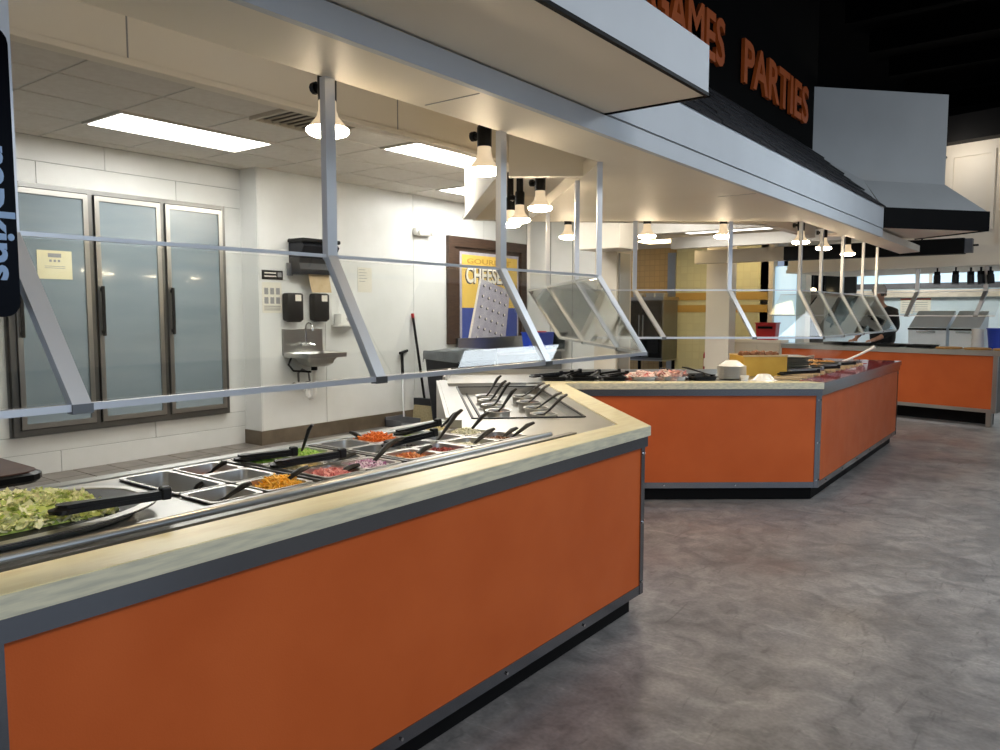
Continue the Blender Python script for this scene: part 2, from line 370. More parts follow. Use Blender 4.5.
for lo, hi in (((-.3, -.35, 0), (.3, -.32, .04)), ((-.3, .32, 0), (.3, .35, .04)), ((-.3, -.32, 0), (-.27, .32, .04)), ((.27, -.32, 0), (.3, .32, .04))): m.b2(lo, hi)
m.build('frame', 'cream', t)

# dining shell (behind and beside the camera) and black ceiling
struct(MB().b2((-7.5, -6, 4.6), (8, 20, 4.7)).build('ceiling_dining', 'black_ceiling'), 'black ceiling over the dining floor')
struct(MB().b2((7.9, -6, 0), (8.0, 20, .9)).b2((7.9, -6, 3.6), (8.0, 20, 4.6)).b2((7.9, 7, .9), (8, 20, 3.6)).b2((7.9, -6, .9), (8, -2, 3.6)).build('wall_right', 'cream'), 'cream dining wall with an assumed window opening')  # opening is assumed, out of view, letting sky light into the room
struct(MB().b2((-7.5, -6, 0), (8.0, -5.9, 4.6)).build('wall_front', 'cream'), 'cream dining wall opposite')
bc = bpy.data.objects['ceiling_dining']
for k in range(6): MB().b2((-2.1, 7.5+1.1*k, 4.38), (7.8, 7.62+1.1*k, 4.6)).build('ceiling_beam', 'black_ceiling', bc)

# soffit slab over the counters (zigzag back edge)
SU = [tuple(p) for p in off(F, .238)]; SU[0] = (SU[0][0], -1.5); SU[4] = (SU[4][0], 10.4)
sof = MB().prism([(-1.575, -1.5), (-1.575, 10.2)]+[SU[4]]+SU[:4][::-1], ZS, 2.222).build('soffit', 'soffit_white'); struct(sof, 'white soffit slab hanging over the zigzag serving counters')
for y in (1.98, 4.6): MB().b2((-1.82, y, ZS-.0015), (-1.585, y+.006, ZS+.001)).build('joint_strip', 'groove', sof)
fa = MB().b2((-1.575, -1.5, ZS), (-1.55, 8.0, 2.225)).build('fascia', 'fascia', sof)
MB().b2((-1.575, 2.74, 2.232), (-1.545, 8.0, 2.42)).build('upper_fascia', 'fascia', sof)
MB().b2((-1.57, 2.74, 2.224), (-1.555, 8.0, 2.233)).build('shadow_gap', 'groove', sof)
# outer canopy box
ob = MB().b2((-1.575, -1.6, 2.238), (-1.125, 2.735, 2.405)).build('canopy_box', 'fascia'); struct(ob, 'pale box canopy jutting out above the salad bar')
MB().b2((-1.55, -1.6, 2.231), (-1.135, 2.73, 2.238)).build('underside_board', 'soffit_white', ob)
MB().b2((-1.135, -1.6, 2.226), (-1.12, 2.742, 2.238)).b2((-1.55, 2.73, 2.226), (-1.12, 2.742, 2.238)).build('edge_bead', 'black', ob)
# bulkheads around the kitchen side
bh = MB().b2((-3.0, -1.5, 2.41), (-2.955, 4.13, 3.0)).build('bulkhead', 'soffit_white'); struct(bh, 'white bulkhead dropping from the kitchen ceiling')
MB().b2((-3.01, -1.5, 2.385), (-2.94, 4.13, 2.412), bev=.004).build('lip', 'soffit_white', bh)
for y in (1.55, 3.0): MB().b2((-2.956, y, 2.415), (-2.953, y+.006, 2.99)).build('joint_strip', 'groove', bh)
def slab2(p, q, th, z0, z1):           # wall between p and q, thickened to the left of travel
    p = Vector(p); q = Vector(q); n = Vector((-(q-p).y, (q-p).x)).normalized()*th
    return [tuple(p), tuple(q), tuple(q+n), tuple(p+n)], z0, z1
MB().prism(*slab2((-2.955, 4.13), (-4.99, 6.15), .09, 2.41, 3.0)).build('return_panel', 'soffit_white', bh)
MB().prism(*slab2((-2.94, 4.13), (-4.99, 6.165), .12, 2.385, 2.41)).build('lip', 'soffit_white', bh)
MB().prism(*slab2((-4.99, 6.15), (-2.75, 8.35), .1, 2.385, 3.0)).build('return_panel', 'soffit_white', bh)
MB().prism(*slab2((-2.75, 8.35), (-2.75, 10.2), .1, 2.385, 3.0)).build('return_panel', 'soffit_white', bh)
MB().prism([(-2.955, -1.5), (-1.87, -1.5), (-1.87, 10.2), (-2.75, 10.2), (-2.75, 8.35), (-4.99, 6.15), (-2.955, 4.13)], 2.63, 2.66).build('recess_board', 'soffit_white', bh)
MB().prism(*slab2((-2.42, 3.27), (-2.09, 3.5), .06, 2.152, 2.63)).build('header', 'soffit_white', bh)
# black sign wall + shingle roof
bw = MB().b2((-2.3, 1.0, 2.7), (-2.2, 8.05, 4.6)).build('wall_sign', 'black_wall'); struct(bw, 'black upper wall carrying orange lettering')
def sign(word, y0, y1, z0, cap=.335):
    o = textmesh('lettering', word, 'orange_letter', None, Matrix.Identity(4), 1., .0, .02)
    xs = [v.co.x for v in o.data.vertices]; ys = [v.co.y for v in o.data.vertices]
    sx = (y1-y0)/(max(xs)-min(xs)); sy = cap/(max(ys)-min(ys)); x0 = min(xs); yy = min(ys); m0 = o.data
    bpy.data.objects.remove(o); 
    M = frame((0, 1, 0), (0, 0, 1), (-2.178, y0, z0)) @ Matrix.Diagonal((sx, sy, 1, 1)) @ Matrix.Translation((-x0, -yy, 0))
    cu = textmesh('lettering', word, 'orange_letter', None, Matrix.Identity(4), 1., .014, .02)
    cu.data.transform(M); return cu
s1 = sign('PARTIES', 5.95, 7.66, 3.2); tag(s1, 'orange capital letters reading PARTIES on the black wall', 'lettering', 'orange wall lettering')
s2 = sign('GAMES', 4.35, 5.55, 3.2); tag(s2, 'orange capital letters reading GAMES on the black wall, partly behind the canopy', 'lettering', 'orange wall lettering')
rf = MB().prism([(-1.55, 2.42), (-1.57, 2.42), (-2.2, 3.0), (-2.2, 3.02)], 2.745, 8.0, Matrix(((1, 0, 0, 0), (0, 0, 1, 0), (0, 1, 0, 0), (0, 0, 0, 1)))).build('roof_deck', 'black'); struct(rf, 'black shingled pent roof above the counters')
sl = Vector((-.65, 0, .6)); sl_n = sl.normalized(); nrm = Vector((.6, 0, .65)).normalized()
shm = None
for r in range(7):
    for k in range(18):
        y = 2.76+.29*k+(.145 if r % 2 else 0)
        p = Vector((-1.545, y, 2.415))+sl*(r/7.)+nrm*(.012+.006*random.random())
        if y+.28 > 8.02: continue
        M = frame((0, 1, 0), tuple((sl_n*.99-nrm*.08)), p)
        me = MB().box((.14, .08, 0), (.28, .17, .014), M).build('shingle', 'shingle', rf)

# second canopy turning outwards + chimney-like hood
c2a = Vector((-1.55, 7.99)); c2b = Vector((-.80, 8.95)); cd = (c2b-c2a).normalized(); cn = Vector((-cd.y, cd.x))
hood = MB(); 
hb = MB().prism([tuple(c2a), tuple(c2b), tuple(c2b+cn*.9), tuple(c2a+cn*.9)], 2.245, 2.26).build('canopy_return', 'soffit_white'); struct(hb, 'grey hooded canopy with black fascia at the end of the counters')
MB().prism([tuple(c2a-cn*.02), tuple(c2b-cn*.02), tuple(c2b), tuple(c2a)], 2.235, 2.425).prism([tuple(c2b-cn*.02), tuple(c2b+cn*.9), tuple(c2b+cn*.9+cd*-.02), tuple(c2b-cd*.02)], 2.235, 2.425).build('fascia_band', 'black', hb)
def P3(v, z): return (v.x, v.y, z)
q0, q1 = c2a, c2b; r0 = Vector((-1.80, 8.30)); r1 = Vector((-1.20, 9.07))
m = MB(); m.add([P3(q0, 2.42), P3(q1, 2.42), P3(r1, 2.74), P3(r0, 2.74), P3(q1+cn*.9, 2.42), P3(r1+cn*.5, 2.74)], [(0, 1, 2, 3), (1, 4, 5, 2)]); m.build('slope', 'hoodgrey' if 'hoodgrey' in MATS else mat('hoodgrey', (180, 183, 184), .65, c2=(186, 189, 190), vs=2) and 'hoodgrey', hb)
l0 = Vector((-2.22, 7.94)); 
m = MB(); m.prism([tuple(l0), tuple(r1), tuple(r1+cn*.6), tuple(l0+cn*.6)], 2.74, 3.63); m.build('stack', 'hoodgrey', hb)
m = MB(); m.add([P3(l0, 3.0), P3(c2a+Vector((-.02, 0)), 2.43), P3(r0, 2.74), P3(l0, 2.74), P3(r0, 2.76)], [(0, 1, 2), (0, 2, 3)]); m.build('valley_flashing', 'hoodgrey', hb)

# far kitchen: alcove, beams, columns
fw = MB().b2((-7.05, 13.0, 0), (-5.83, 13.12, 2.75)).build('wall_tiled', 'tan_tile'); struct(fw, 'tan tiled alcove wall behind the dark cabinet')
fw2 = MB().b2((-5.83, 12.9, 0), (-4.2, 13.02, 2.75)).build('wall_pale', 'pale_tile'); struct(fw2, 'pale yellow green tiled wall with two mustard stripes')
MB().b2((-5.83, 12.888, 1.655), (-4.2, 12.9, 1.785)).build('stripe', 'mustard', fw2); MB().b2((-5.83, 12.888, 1.445), (-4.2, 12.9, 1.57)).build('stripe', 'mustard', fw2)
MB().b2((-5.98, 12.86, 0), (-5.83, 12.98, 2.5)).build('corner_strip', 'steel', fw)
sc = MB().b2((-7.05, 10.15, 2.6), (-2.4, 13.2, 2.7)).build('ceiling_alcove', 'cream'); struct(sc, 'low cream ceiling over the far alcove')
t = thing('trough_light', 'warm recessed strip light in the alcove ceiling', 'ceiling light', (-5.35, 11.5, 2.57)); MB().b2((-.45, -.25, 0), (.45, .25, .02)).build('diffuser', 'warm_light', t); MB().b2((-.48, -.28, .01), (.48, .28, .03)).build('frame', 'white_plastic', t)
t = thing('trough_light', 'warm strip light above the white column', 'ceiling light', (-4.6, 12.3, 2.57)); MB().b2((-.15, -.2, 0), (.4, .2, .02)).build('diffuser', 'warm_light', t); MB().b2((-.18, -.23, .01), (.43, .23, .03)).build('frame', 'white_plastic', t)
t = thing('ceiling_light', 'added light panel tucked between the two white beams', 'ceiling light', (-3.9, 10.42, 2.57)); MB().b2((-.7, -.2, .0), (.7, .2, .02)).build('diffuser', 'beam_gap_fill', t); MB().b2((-.73, -.23, .01), (.73, .23, .03)).build('frame', 'grid', t)  # added lamp hidden behind the first beam, brightening the second
b1 = MB().b2((-5.4, 9.9, 2.53), (-2.76, 10.05, 2.72)).build('beam', 'white_plastic'); struct(b1, 'white ceiling beam over the far servery')
b2_ = MB().b2((-4.98, 10.8, 2.39), (-2.4, 10.95, 2.55)).build('beam', 'white_plastic'); struct(b2_, 'lower white ceiling beam behind the first beam')
b3 = MB().b2((-4.9, 11.5, 2.20), (-2.4, 11.66, 2.40)).build('beam', 'cream'); struct(b3, 'cream beam over the far servery')
tb = MB().b2((-5.68, 9.3, 2.31), (-5.03, 9.85, 2.75), bev=.01).build('duct_box', 'soffit_white'); struct(tb, 'white boxed duct under the far ceiling')
cl = MB().b2((-4.80, 11.75, 0), (-4.42, 12.03, 2.6)).build('column', 'soffit_white'); struct(cl, 'white square column in the far kitchen')
cl2 = MB().b2((-4.33, 12.9, 0), (-4.12, 13.1, 2.6)).build('column', 'cream'); struct(cl2, 'cream pilaster right of the mustard striped wall')
cl3 = MB().b2((-3.98, 13.2, 0), (-3.68, 13.5, 2.6)).build('column', 'cream'); struct(cl3, 'cream column beside the far dark opening')
# back wall of the far servery
bwall = MB().b2((-4.1, 16.0, 0), (3.0, 16.1, 1.98)).b2((-4.1, 16.0, 2.32), (3, 16.1, 3.2)).build('wall_far', 'pale_blue'); struct(bwall, 'pale blue far wall below the high windows')
MB().b2((-4.1, 15.9, 1.72), (3.0, 16.0, 1.85)).build('shelf_band', 'cream', bwall); MB().b2((-4.1, 15.97, 1.88), (3.0, 16.0, 1.98)).build('ledge', 'grey_plastic', bwall)
wi = MB().b2((-4.1, 16.04, 1.98), (3.0, 16.06, 2.32)).build('window_1', 'window_light'); struct(wi, 'high strip window glowing pale blue')
for x in (-3.2, -2.3, -1.4, -.5): MB().b2((x, 15.99, 1.98), (x+.05, 16.05, 2.32)).build('mullion', 'cream', wi)
dk = MB().b2((-4.9, 16.0, 0), (-4.1, 16.2, 2.6)).build('wall_dark', 'black'); struct(dk, 'black slab standing in for a dark opening beside the far window')  # solid slab; the darkness of the opening is put into its black colour
wi2 = MB().b2((-4.12, 13.0, .95), (-3.78, 13.03, 2.2)).build('window_2', 'window_light'); struct(wi2, 'narrow bright window between cream columns')
struct(MB().b2((-4.95, 13.2, 2.6), (3.0, 17.5, 2.7)).build('ceiling_far', 'cream'), 'cream ceiling of the far kitchen')
struct(MB().b2((-4.6, 17.5, 0), (4, 17.6, 4.6)).build('wall_outer', 'cream'), 'outer cream wall')
# soffit above the far counter, cornice and panelled white wall
eD = Vector((1, -.255)).normalized(); eN = Vector((-eD.y, eD.x)); E1 = Vector((-.86, 11.365))
def eP(a, d): v = E1+eD*a+eN*d; return (v.x, v.y)   # a<=0 goes left
es = MB().prism([eP(-2.95, .15), eP(.9, .15), eP(.9, 1.9), eP(-2.95, 1.9)], 2.04, 2.30).build('far_soffit', 'soffit_white'); struct(es, 'white soffit over the far counter')
MB().prism([eP(-2.95, .08), eP(.9, .08), eP(.9, .15), eP(-2.95, .15)], 2.04, 2.09).prism([eP(-2.95, .11), eP(.9, .11), eP(.9, .15), eP(-2.95, .15)], 2.09, 2.15).build('cornice', 'soffit_white', es)
pw = MB().prism([eP(-1.3, .22), eP(.9, .22), eP(.9, .35), eP(-1.3, .35)], 2.30, 3.75).build('wall_panelled', 'soffit_white'); struct(pw, 'cream white panelled wall above the far soffit')
for a0, a1 in ((-.72, -.18), (.02, .5)):
    for lo, hi in (((a0, 2.5), (a1, 2.55)), ((a0, 3.45), (a1, 3.5)), ((a0, 2.55), (a0+.05, 3.45)), ((a1-.05, 2.55), (a1, 3.45))):
        MB().prism([eP(lo[0], .195), eP(hi[0], .195), eP(hi[0], .22), eP(lo[0], .22)], lo[1], hi[1]).build('moulding', 'soffit_white', pw)
MB().prism([eP(-.09, .16), eP(-.02, .16), eP(-.02, .22), eP(-.09, .22)], 2.3, 3.75).build('pilaster', 'soffit_white', pw)
MB().prism([eP(-1.0, .0), eP(1.2, .0), eP(1.2, .5), eP(-1.0, .5)], 3.62, 3.95).build('duct', 'black', pw)
for x, lab in ((-2.6, 'added light panel brightening the far warmers'), (.4, 'added light panel at the far right of the back kitchen')):  # both panels added to brighten the far counter area
    t = thing('ceiling_light', lab, 'ceiling light', (x, 14.6, 2.565), group='added far kitchen light panels'); MB().b2((-.57, -.27, .004), (.57, .27, .02)).build('diffuser', 'panel_light', t); MB().b2((-.6, -.3, .012), (.6, .3, .034)).build('frame', 'grid', t)
bxx = thing('air_curtain', 'long black box unit hung under the far soffit', 'air curtain', (-2.2, 11.05, 2.17))
MB().b2((-1.2, 0, 0), (.98, .2, .19), bev=.01).build('housing', 'black', bxx); MB().b2((.98, .02, .01), (1.06, .18, .18)).build('end_cap', 'grey_plastic', bxx); MB().cyl((1.06, .1, .1), (1.12, .1, .1), .012).build('bolt', 'plastic', bxx)
MB().beam((-1.0, .1, .19), (-1.0, .1, .47), .02, .02).build('hanger', 'plastic', bxx); MB().beam((.5, .1, .19), (.5, .1, .47), .02, .02).build('hanger', 'plastic', bxx)
t = thing('spot_bulb', 'small glowing bulb on an arm from the panelled wall behind the grey hood', 'lamp', (-1.552, 11.2, 3.47)); MB().lathe([(.0, -.03), (.025, -.02), (.03, 0), (.02, .025), (0, .03)], 10).build('bulb', 'bulb', t, True); MB().cyl((0, .02, 0), (0, .55, 0), .012).build('socket', 'plastic', t)
pl_ = bpy.data.lights.new('spot_bulb_light', 'POINT'); pl_.energy = 5; pl_.color = (1, .94, .86); pl_.shadow_soft_size = .05; po_ = bpy.data.objects.new('spot_bulb_light', pl_); COL.objects.link(po_); po_.parent = t; po_.location = (.05, -.06, 0)

# ------------------------------------------------------------------ serving counters
def strip(seg, d0, d1, z0, z1, P=F):
    A, B = off(P, d0), off(P, d1)
    return [tuple(A[seg]), tuple(A[seg+1]), tuple(B[seg+1]), tuple(B[seg])], z0, z1
def screw(parent, p, n):
    MB().cyl(p, tuple(Vector(p)+Vector(n)*.004), .006, 8).build('screw', 'chrome', parent)
def front(t, seg, P=F, joint=(), kickd=.085, zb=.1, end_trims=(True, True), band='steel_trim'):
    MB().prism(*strip(seg, .03, .055, zb+.03, .865, P)).build('front_panel', 'orange', t)
    MB().prism(*strip(seg, .012, .03, .815, .866, P)).build('steel_band', band, t)
    MB().prism(*strip(seg, .026, .05, zb, zb+.045, P)).build('bottom_trim', 'steel_trim', t)
    MB().prism(*strip(seg, kickd, kickd+.03, 0.0, zb+.01, P)).build('kick_board', 'black', t)
    A = [Vector(p) for p in P]; d = (A[seg+1]-A[seg]).normalized(); n = Vector((-d.y, d.x)); a0, a1 = off(P, .024)[seg], off(P, .024)[seg+1]
    ln = (a1-a0).length
    def vtrim(s, wd=.035):
        p = a0+d*s
        MB().prism([tuple(p), tuple(p+d*wd), tuple(p+d*wd+n*.02), tuple(p+n*.02)], zb, .815).build('corner_trim', 'steel_trim', t)
        for z in (zb+.06, .45, .78): q = p+d*wd*.5; screw(t, (q.x, q.y, z), (-n.x, -n.y, 0))
    if end_trims[0]: vtrim(0)
    if end_trims[1]: vtrim(ln-.035)
    for s in joint: vtrim(s)
    k = 0.25
    while k < ln-.1:
        q = a0+d*k; screw(t, (q.x, q.y, zb+.022), (-n.x, -n.y, 0)); k += .55
def wood(t, seg, P=F, top='wood_top', edge='wood_edge', wd=.145, zt=.915):
    MB().prism(*strip(seg, .0, .006, .868, zt-.002, P)).build('edge_board', edge, t)
    MB().prism(*strip(seg, .004, wd, .866, zt, P)).build('counter_rim', top, t)
zero = (0, 0, 0)
# ---- salad bar counter (A)
cA = thing('serving_counter', 'long orange fronted salad bar counter with pale wood rim and food pans', 'counter', zero, group='orange serving counters')
front(cA, 0, joint=(1.335,), end_trims=(False, True)); wood(cA, 0)
PX = [(-2.455, -2.285), (-2.275, -2.105), (-2.09, -1.92)]              # back, middle, front rows
PY = [(1.205, 1.372), (1.39, 1.557), (1.617, 1.782), (1.79, 1.955), (2.007, 2.172), (2.18, 2.345), (2.368, 2.533), (2.55, 2.73)]
# deck built as cells around the pan openings
xs = sorted({-2.55, -1.755}|{v for p in PX for v in p}); ys = sorted({-.8, 2.93}|{v for p in PY for v in p})
deck = MB()
holes = {(x, y) for x in PX for y in PY}
for i in range(len(xs)-1):
    for j in range(len(ys)-1):
        cx, cy = (xs[i]+xs[i+1])/2, (ys[j]+ys[j+1])/2
        if any(a < cx < b for a, b in PX) and any(a < cy < b for a, b in PY): continue
        if PX[0][1] < cx < PX[1][0] and PY[0][0] < cy < PY[0][1]: continue
        x1 = xs[i+1]; y1 = ys[j+1]
        deck.b2((xs[i], ys[j], .89), (x1, y1, .908))
deck.prism([(-2.55, 2.93), (-1.755, 2.93), (-1.755, 3.25), (-1.762, 3.255)], .89, .908)
deck.build('steel_deck', 'steel', cA)
MB().b2((-2.56, -.8, .9), (-2.5, 2.93, .913), bev=.003).build('rear_ledge', 'steel', cA)
MB().b2((-2.57, -.8, .02), (-2.545, 2.93, .9)).build('rear_panel', 'steel_dark', cA)
MB().tube([(-1.845, -.8, .915), (-1.845, 2.80, .915)], .014, 10).build('front_rail', 'steel', cA, True)
MB().b2((-1.885, -.8, .907), (-1.86, 2.8, .922)).build('rail_lip', 'steel', cA); MB().b2((-1.80, -.8, .907), (-1.77, 2.9, .918)).build('rail_lip', 'steel_dark', cA)
for y in (1.585, 1.98, 2.357): MB().b2((-2.46, y-.006, .906), (-1.915, y+.006, .917)).build('divider_bar', 'steel_dark', cA)
MB().b2((-2.5, -.75, .72), (-1.8, 2.9, .73)).build('well_floor', 'steel_dark', cA)
# ---- dressing counter (B)
V1, V2, V3, V4 = [Vector(p) for p in F[1:]]
cB = thing('serving_counter', 'angled orange fronted dressing counter with a sunken steel tray', 'counter', zero, group='orange serving counters')
front(cB, 1, end_trims=(True, True)); wood(cB, 1)
wB = off(F, .145); A1 = Vector((-2.55, 2.93)); B2 = V2-dC*.94
iC = wB[2]
bp = lambda s, d: tuple(V1+dB*s+nB*d)
W = [bp(.36, .24), bp(2.02, .24), bp(2.02, .82), bp(.36, .82)]
top = MB()
outer = [tuple(wB[1]), tuple(iC), tuple(B2), tuple(A1)]
top.prism([outer[0], outer[1], W[1], W[0]], .89, .908); top.prism([outer[1], outer[2], W[2], W[1]], .89, .908)
top.prism([outer[2], outer[3], W[3], W[2]], .89, .908); top.prism([outer[3], outer[0], W[0], W[3]], .89, .908)
top.build('steel_deck', 'steel', cB)
MB().prism(W, .845, .855).build('sunken_tray', 'steel', cB)
for a, b in ((0, 1), (1, 2), (2, 3), (3, 0)):
    MB().beam((*W[a], .876), (*W[b], .876), .006, .06).build('tray_wall', 'steel', cB)
    MB().beam((*W[a], .9105), (*W[b], .9105), .012, .007).build('gasket', 'gasket', cB)
MB().beam((*bp(.36, .32), .86), (*bp(2.02, .32), .86), .012, .01).build('gasket', 'gasket', cB); MB().beam((*bp(.36, .75), .86), (*bp(2.02, .75), .86), .012, .01).build('gasket', 'gasket', cB)
MB().beam((*bp(.0, .92), .93), (*bp(2.1, .92), .93), .05, .05).build('rear_ledge', 'steel', cB)
MB().prism([bp(.12, .94), bp(2.12, .94), bp(2.12, .965), bp(.12, .965)], .02, .95).build('rear_panel', 'steel', cB)
MB().beam((*bp(2.12, .3), .5), (*bp(2.10, .94), .5), .02, .86).build('end_panel', 'steel', cB)
# ---- counter C
cC = thing('serving_counter', 'orange fronted counter with wood rim holding tongs, plates and bowls', 'counter', zero, group='orange serving counters')
front(cC, 2, end_trims=(False, True)); wood(cC, 2)
cpt = lambda s, d: tuple(V2+dC*s+nC*d)
V3b = off(F, .94)[3]; lenC = (V3-V2).length
MB().prism([cpt(-.9, .02), tuple(V2+nC*.02), tuple(wB[2]), tuple(wB[3]), tuple(V3b), cpt(-.9, .94)], .88, .908).build('steel_deck', 'steel', cC)
MB().prism([cpt(-.9, .92), tuple(V3b+Vector((0, -.02))), tuple(V3b), cpt(-.9, .94)], .02, .95).build('rear_panel', 'steel', cC)
MB().prism([cpt(-.92, .02), cpt(-.9, .02), cpt(-.9, .94), cpt(-.92, .94)], .02, .96).build('end_panel', 'steel', cC)
# ---- counter D with red rim
cD = thing('serving_counter', 'orange fronted hot food counter with a glossy red rim', 'counter', zero, group='orange serving counters')
front(cD, 3, end_trims=(True, True)); wood(cD, 3, top='red_top', edge='steel_trim', wd=.21)
wD = off(F, .21)
MB().prism([tuple(wD[3]), tuple(wD[4]), (-2.5, 9.4), tuple(V3b)], .87, .906).build('steel_deck', 'steel_dark', cD)
MB().b2((-2.5, 8.75, .9), (-1.78, 9.4, .915), bev=.003).build('end_top', 'red_top', cD)
MB().b2((-2.52, 7.0, .02), (-2.5, 9.4, .95)).build('rear_panel', 'steel', cD)
MB().b2((-2.5, 9.385, .1), (-1.62, 9.4, .865)).build('end_panel', 'orange', cD)
MB().b2((-2.4, 9.3, 0), (-1.72, 9.32, .11)).build('kick_board', 'black', cD)
for k in range(13):
    MB().beam((-2.0 if k < 6 else -2.42, 6.36+.18*k, .918), (-1.79, 6.36+.18*k, .918), .045, .02).build('adapter_bar', 'warmlit_bar', cD)
# ---- far counter E
FE = [eP(-2.95, 0), eP(0, 0)]
cE = thing('serving_counter', 'far orange fronted counter with steel top standing on square legs', 'counter', zero, group='orange serving counters')
MB().prism([eP(-2.95, .03), eP(-.03, .03), eP(-.03, .05), eP(-2.95, .05)], .21, .92).build('front_panel', 'orange', cE)
MB().prism([eP(-2.95, 0), eP(0.12, 0), eP(0.12, .75), eP(-2.95, .75)], .90, .965).build('steel_top', 'steel', cE)
MB().prism([eP(-2.95, .02), eP(-.0, .02), eP(-.0, .05), eP(-2.95, .05)], .18, .225).build('bottom_trim', 'steel', cE)
MB().prism([eP(-.03, .015), eP(.02, .015), eP(.02, .06), eP(-.03, .06)], .18, .9).build('corner_trim', 'steel', cE)
MB().prism([eP(.0, .05), eP(.02, .05), eP(.02, .72), eP(.0, .72)], .18, .9).build('end_panel', 'steel_dark', cE)
MB().prism([eP(-2.95, .3), eP(-.1, .3), eP(-.1, .34), eP(-2.95, .34)], .0, .2).build('kick_board', 'black', cE)
for a in (-.06, -1.8, -3.4): MB().prism([eP(a-.03, .04), eP(a+.03, .04), eP(a+.03, .1), eP(a-.03, .1)], 0, .2).build('leg', 'steel', cE)

# ------------------------------------------------------------------ sneeze guards
UP = off(F, .238); UP[4] = Vector((UP[4].x, 9.2))
LO = off(F, .03); LO[0] = Vector((LO[0].x, -.8)); LO[4] = Vector((LO[4].x, 9.2))
ZU, ZL = 1.62, 1.255
def guard(label, seg, posts, wide=.05, U=UP, Lw=LO, zu=ZU, zl=ZL, ztop=ZS, glass='glass', ends=(0., 1.), nopost=(), mt='alu', lean=0.):
    g = thing('sneeze_guard', label, 'sneeze guard', zero, group='hanging glass sneeze guards')
    u0, u1, l0, l1 = U[seg], U[seg+1], Lw[seg], Lw[seg+1]
    pu = lambda s: u0.lerp(u1, s); pl = lambda s: l0.lerp(l1, s)
    d = (u1-u0).normalized(); n = Vector((-d.y, d.x))
    a, b = ends
    MB().beam((*pu(a), zu), (*pu(b), zu), .010, .010).build('upper_rail', mt, g)
    MB().beam((*pl(a), zl), (*pl(b), zl), .018, .015).build('lower_rail', mt, g)
    for s in posts:
        p, q = pu(s), pl(s)-d*(lean if s > .45 else -.01)
        if s not in nopost: MB().beam((*p, zu-.01), (*p, ztop), wide, .024, up=(n.x, n.y, 0)).build('post', mt, g)
        ax = Vector((d.x, d.y, 0)); av = (Vector((*q, zl))-Vector((*p, zu))).normalized()
        MB().beam((*p, zu), (*q, zl), wide, .022, up=tuple(ax.cross(av))).build('arm', mt, g)
        MB().beam((q.x-d.x*wide*.55, q.y-d.y*wide*.55, zl-.003), (q.x+d.x*wide*.55, q.y+d.y*wide*.55, zl-.003), .026, .02).build('clamp', 'steel_dark', g)
    br = [a]+[s for s in posts if a+.01 < s < b-.01]+[b]
    for s0, s1 in zip(br, br[1:]):
        c = [Vector((*pu(s0), zu-.012)), Vector((*pu(s1), zu-.012)), Vector((*pl(s1), zl+.012)), Vector((*pl(s0), zl+.012))]
        nn = (c[1]-c[0]).cross(c[3]-c[0]).normalized()*.003
        MB().add([x+nn for x in c]+[x-nn for x in c], [(0, 1, 2, 3), (7, 6, 5, 4), (0, 4, 5, 1), (1, 5, 6, 2), (2, 6, 7, 3), (3, 7, 4, 0)]).build('glass_pane', glass, g)
    return g
fA = lambda y: (y+.8)/4.006
guard('glass sneeze guard on wide aluminium posts hanging over the salad bar', 0, [fA(.69), fA(1.575), fA(2.44)], wide=.038, lean=.05)
guard('angled glass sneeze guard hanging over the dressing tray', 1, [.0, .22, .62, 1.], wide=.02)
guard('glass sneeze guard hanging above the stacked plates and tongs', 2, [.39, .74], wide=.03)
guard('smoky glass sneeze guard hanging above the red rimmed counter', 3, [.0, .21, .46, .75, .98], wide=.03, glass='glass_smoke')
UE = [Vector(eP(-3.2, .35)), Vector(eP(-.05, .35))]; LE = [Vector(eP(-3.2, .06)), Vector(eP(-.05, .06))]
guard('glass sneeze guard on posts above the far steel counter', 0, [.32, .66, .93], wide=.05, U=UE, Lw=LE, zu=1.72, zl=1.40, ztop=2.05)

# ------------------------------------------------------------------ lamps
def lamp(p, label, group, drop=.0, ztop=2.66):
    t = thing('track_lamp', label, 'lamp', p, group=group)       # p = centre of the bulb face
    MB().lathe([(.0, 0), (.045, .002), (.064, .009), (.070, .018), (.067, .026)], 20).build('bulb_face', 'bulb', t, True)
    MB().lathe([(.067, .026), (.05, .046), (.036, .062), (.029, .085), (.028, .12)], 20).build('reflector', 'bulb_cone', t, True)
    MB().lathe([(.0, .115), (.03, .115), (.031, .19), (.027, .2), (0, .2)], 14).build('holder', 'plastic', t, True)
    MB().cyl((-.05, 0, .165), (.0, 0, .165), .012, 10).cyl((-.066, 0, .165), (-.048, 0, .165), .02, 10).build('knob', 'plastic', t)
    MB().b2((-.012, -.02, .19), (.012, .02, ztop-p[2]-.09)).build('stem', 'plastic', t)
    MB().b2((-.03, -.06, ztop-p[2]-.10), (.03, .06, ztop-p[2]-.06)).build('mount', 'plastic', t)
for p, q_ in zip(((-2.0, 1.71, 2.02), (-2.0, 2.535, 2.01), (-2.0, .40, 2.02)), ('the ham and cheese pans', 'the last salad bar pans', 'the lettuce tray')): lamp(p, 'white reflector lamp in a black holder above '+q_, 'lamps over the salad bar')
for p, q_ in zip(((-2.50, 3.68, 2.02), (-2.93, 4.08, 2.02), (-3.13, 4.25, 2.02)), ('the first dressing crocks', 'the middle dressing crocks', 'the last dressing crocks')): lamp(p, 'white reflector lamp in a black holder above '+q_, 'lamps over the dressing tray')
for p, q_ in zip(((-3.28, 5.22, 2.02), (-2.80, 5.63, 2.03), (-2.32, 6.0, 2.03)), ('the heap of black tongs', 'the pink shrimp', 'the stacked white plates')): lamp(p, 'white reflector lamp in a black holder above '+q_, 'lamps above the plates')
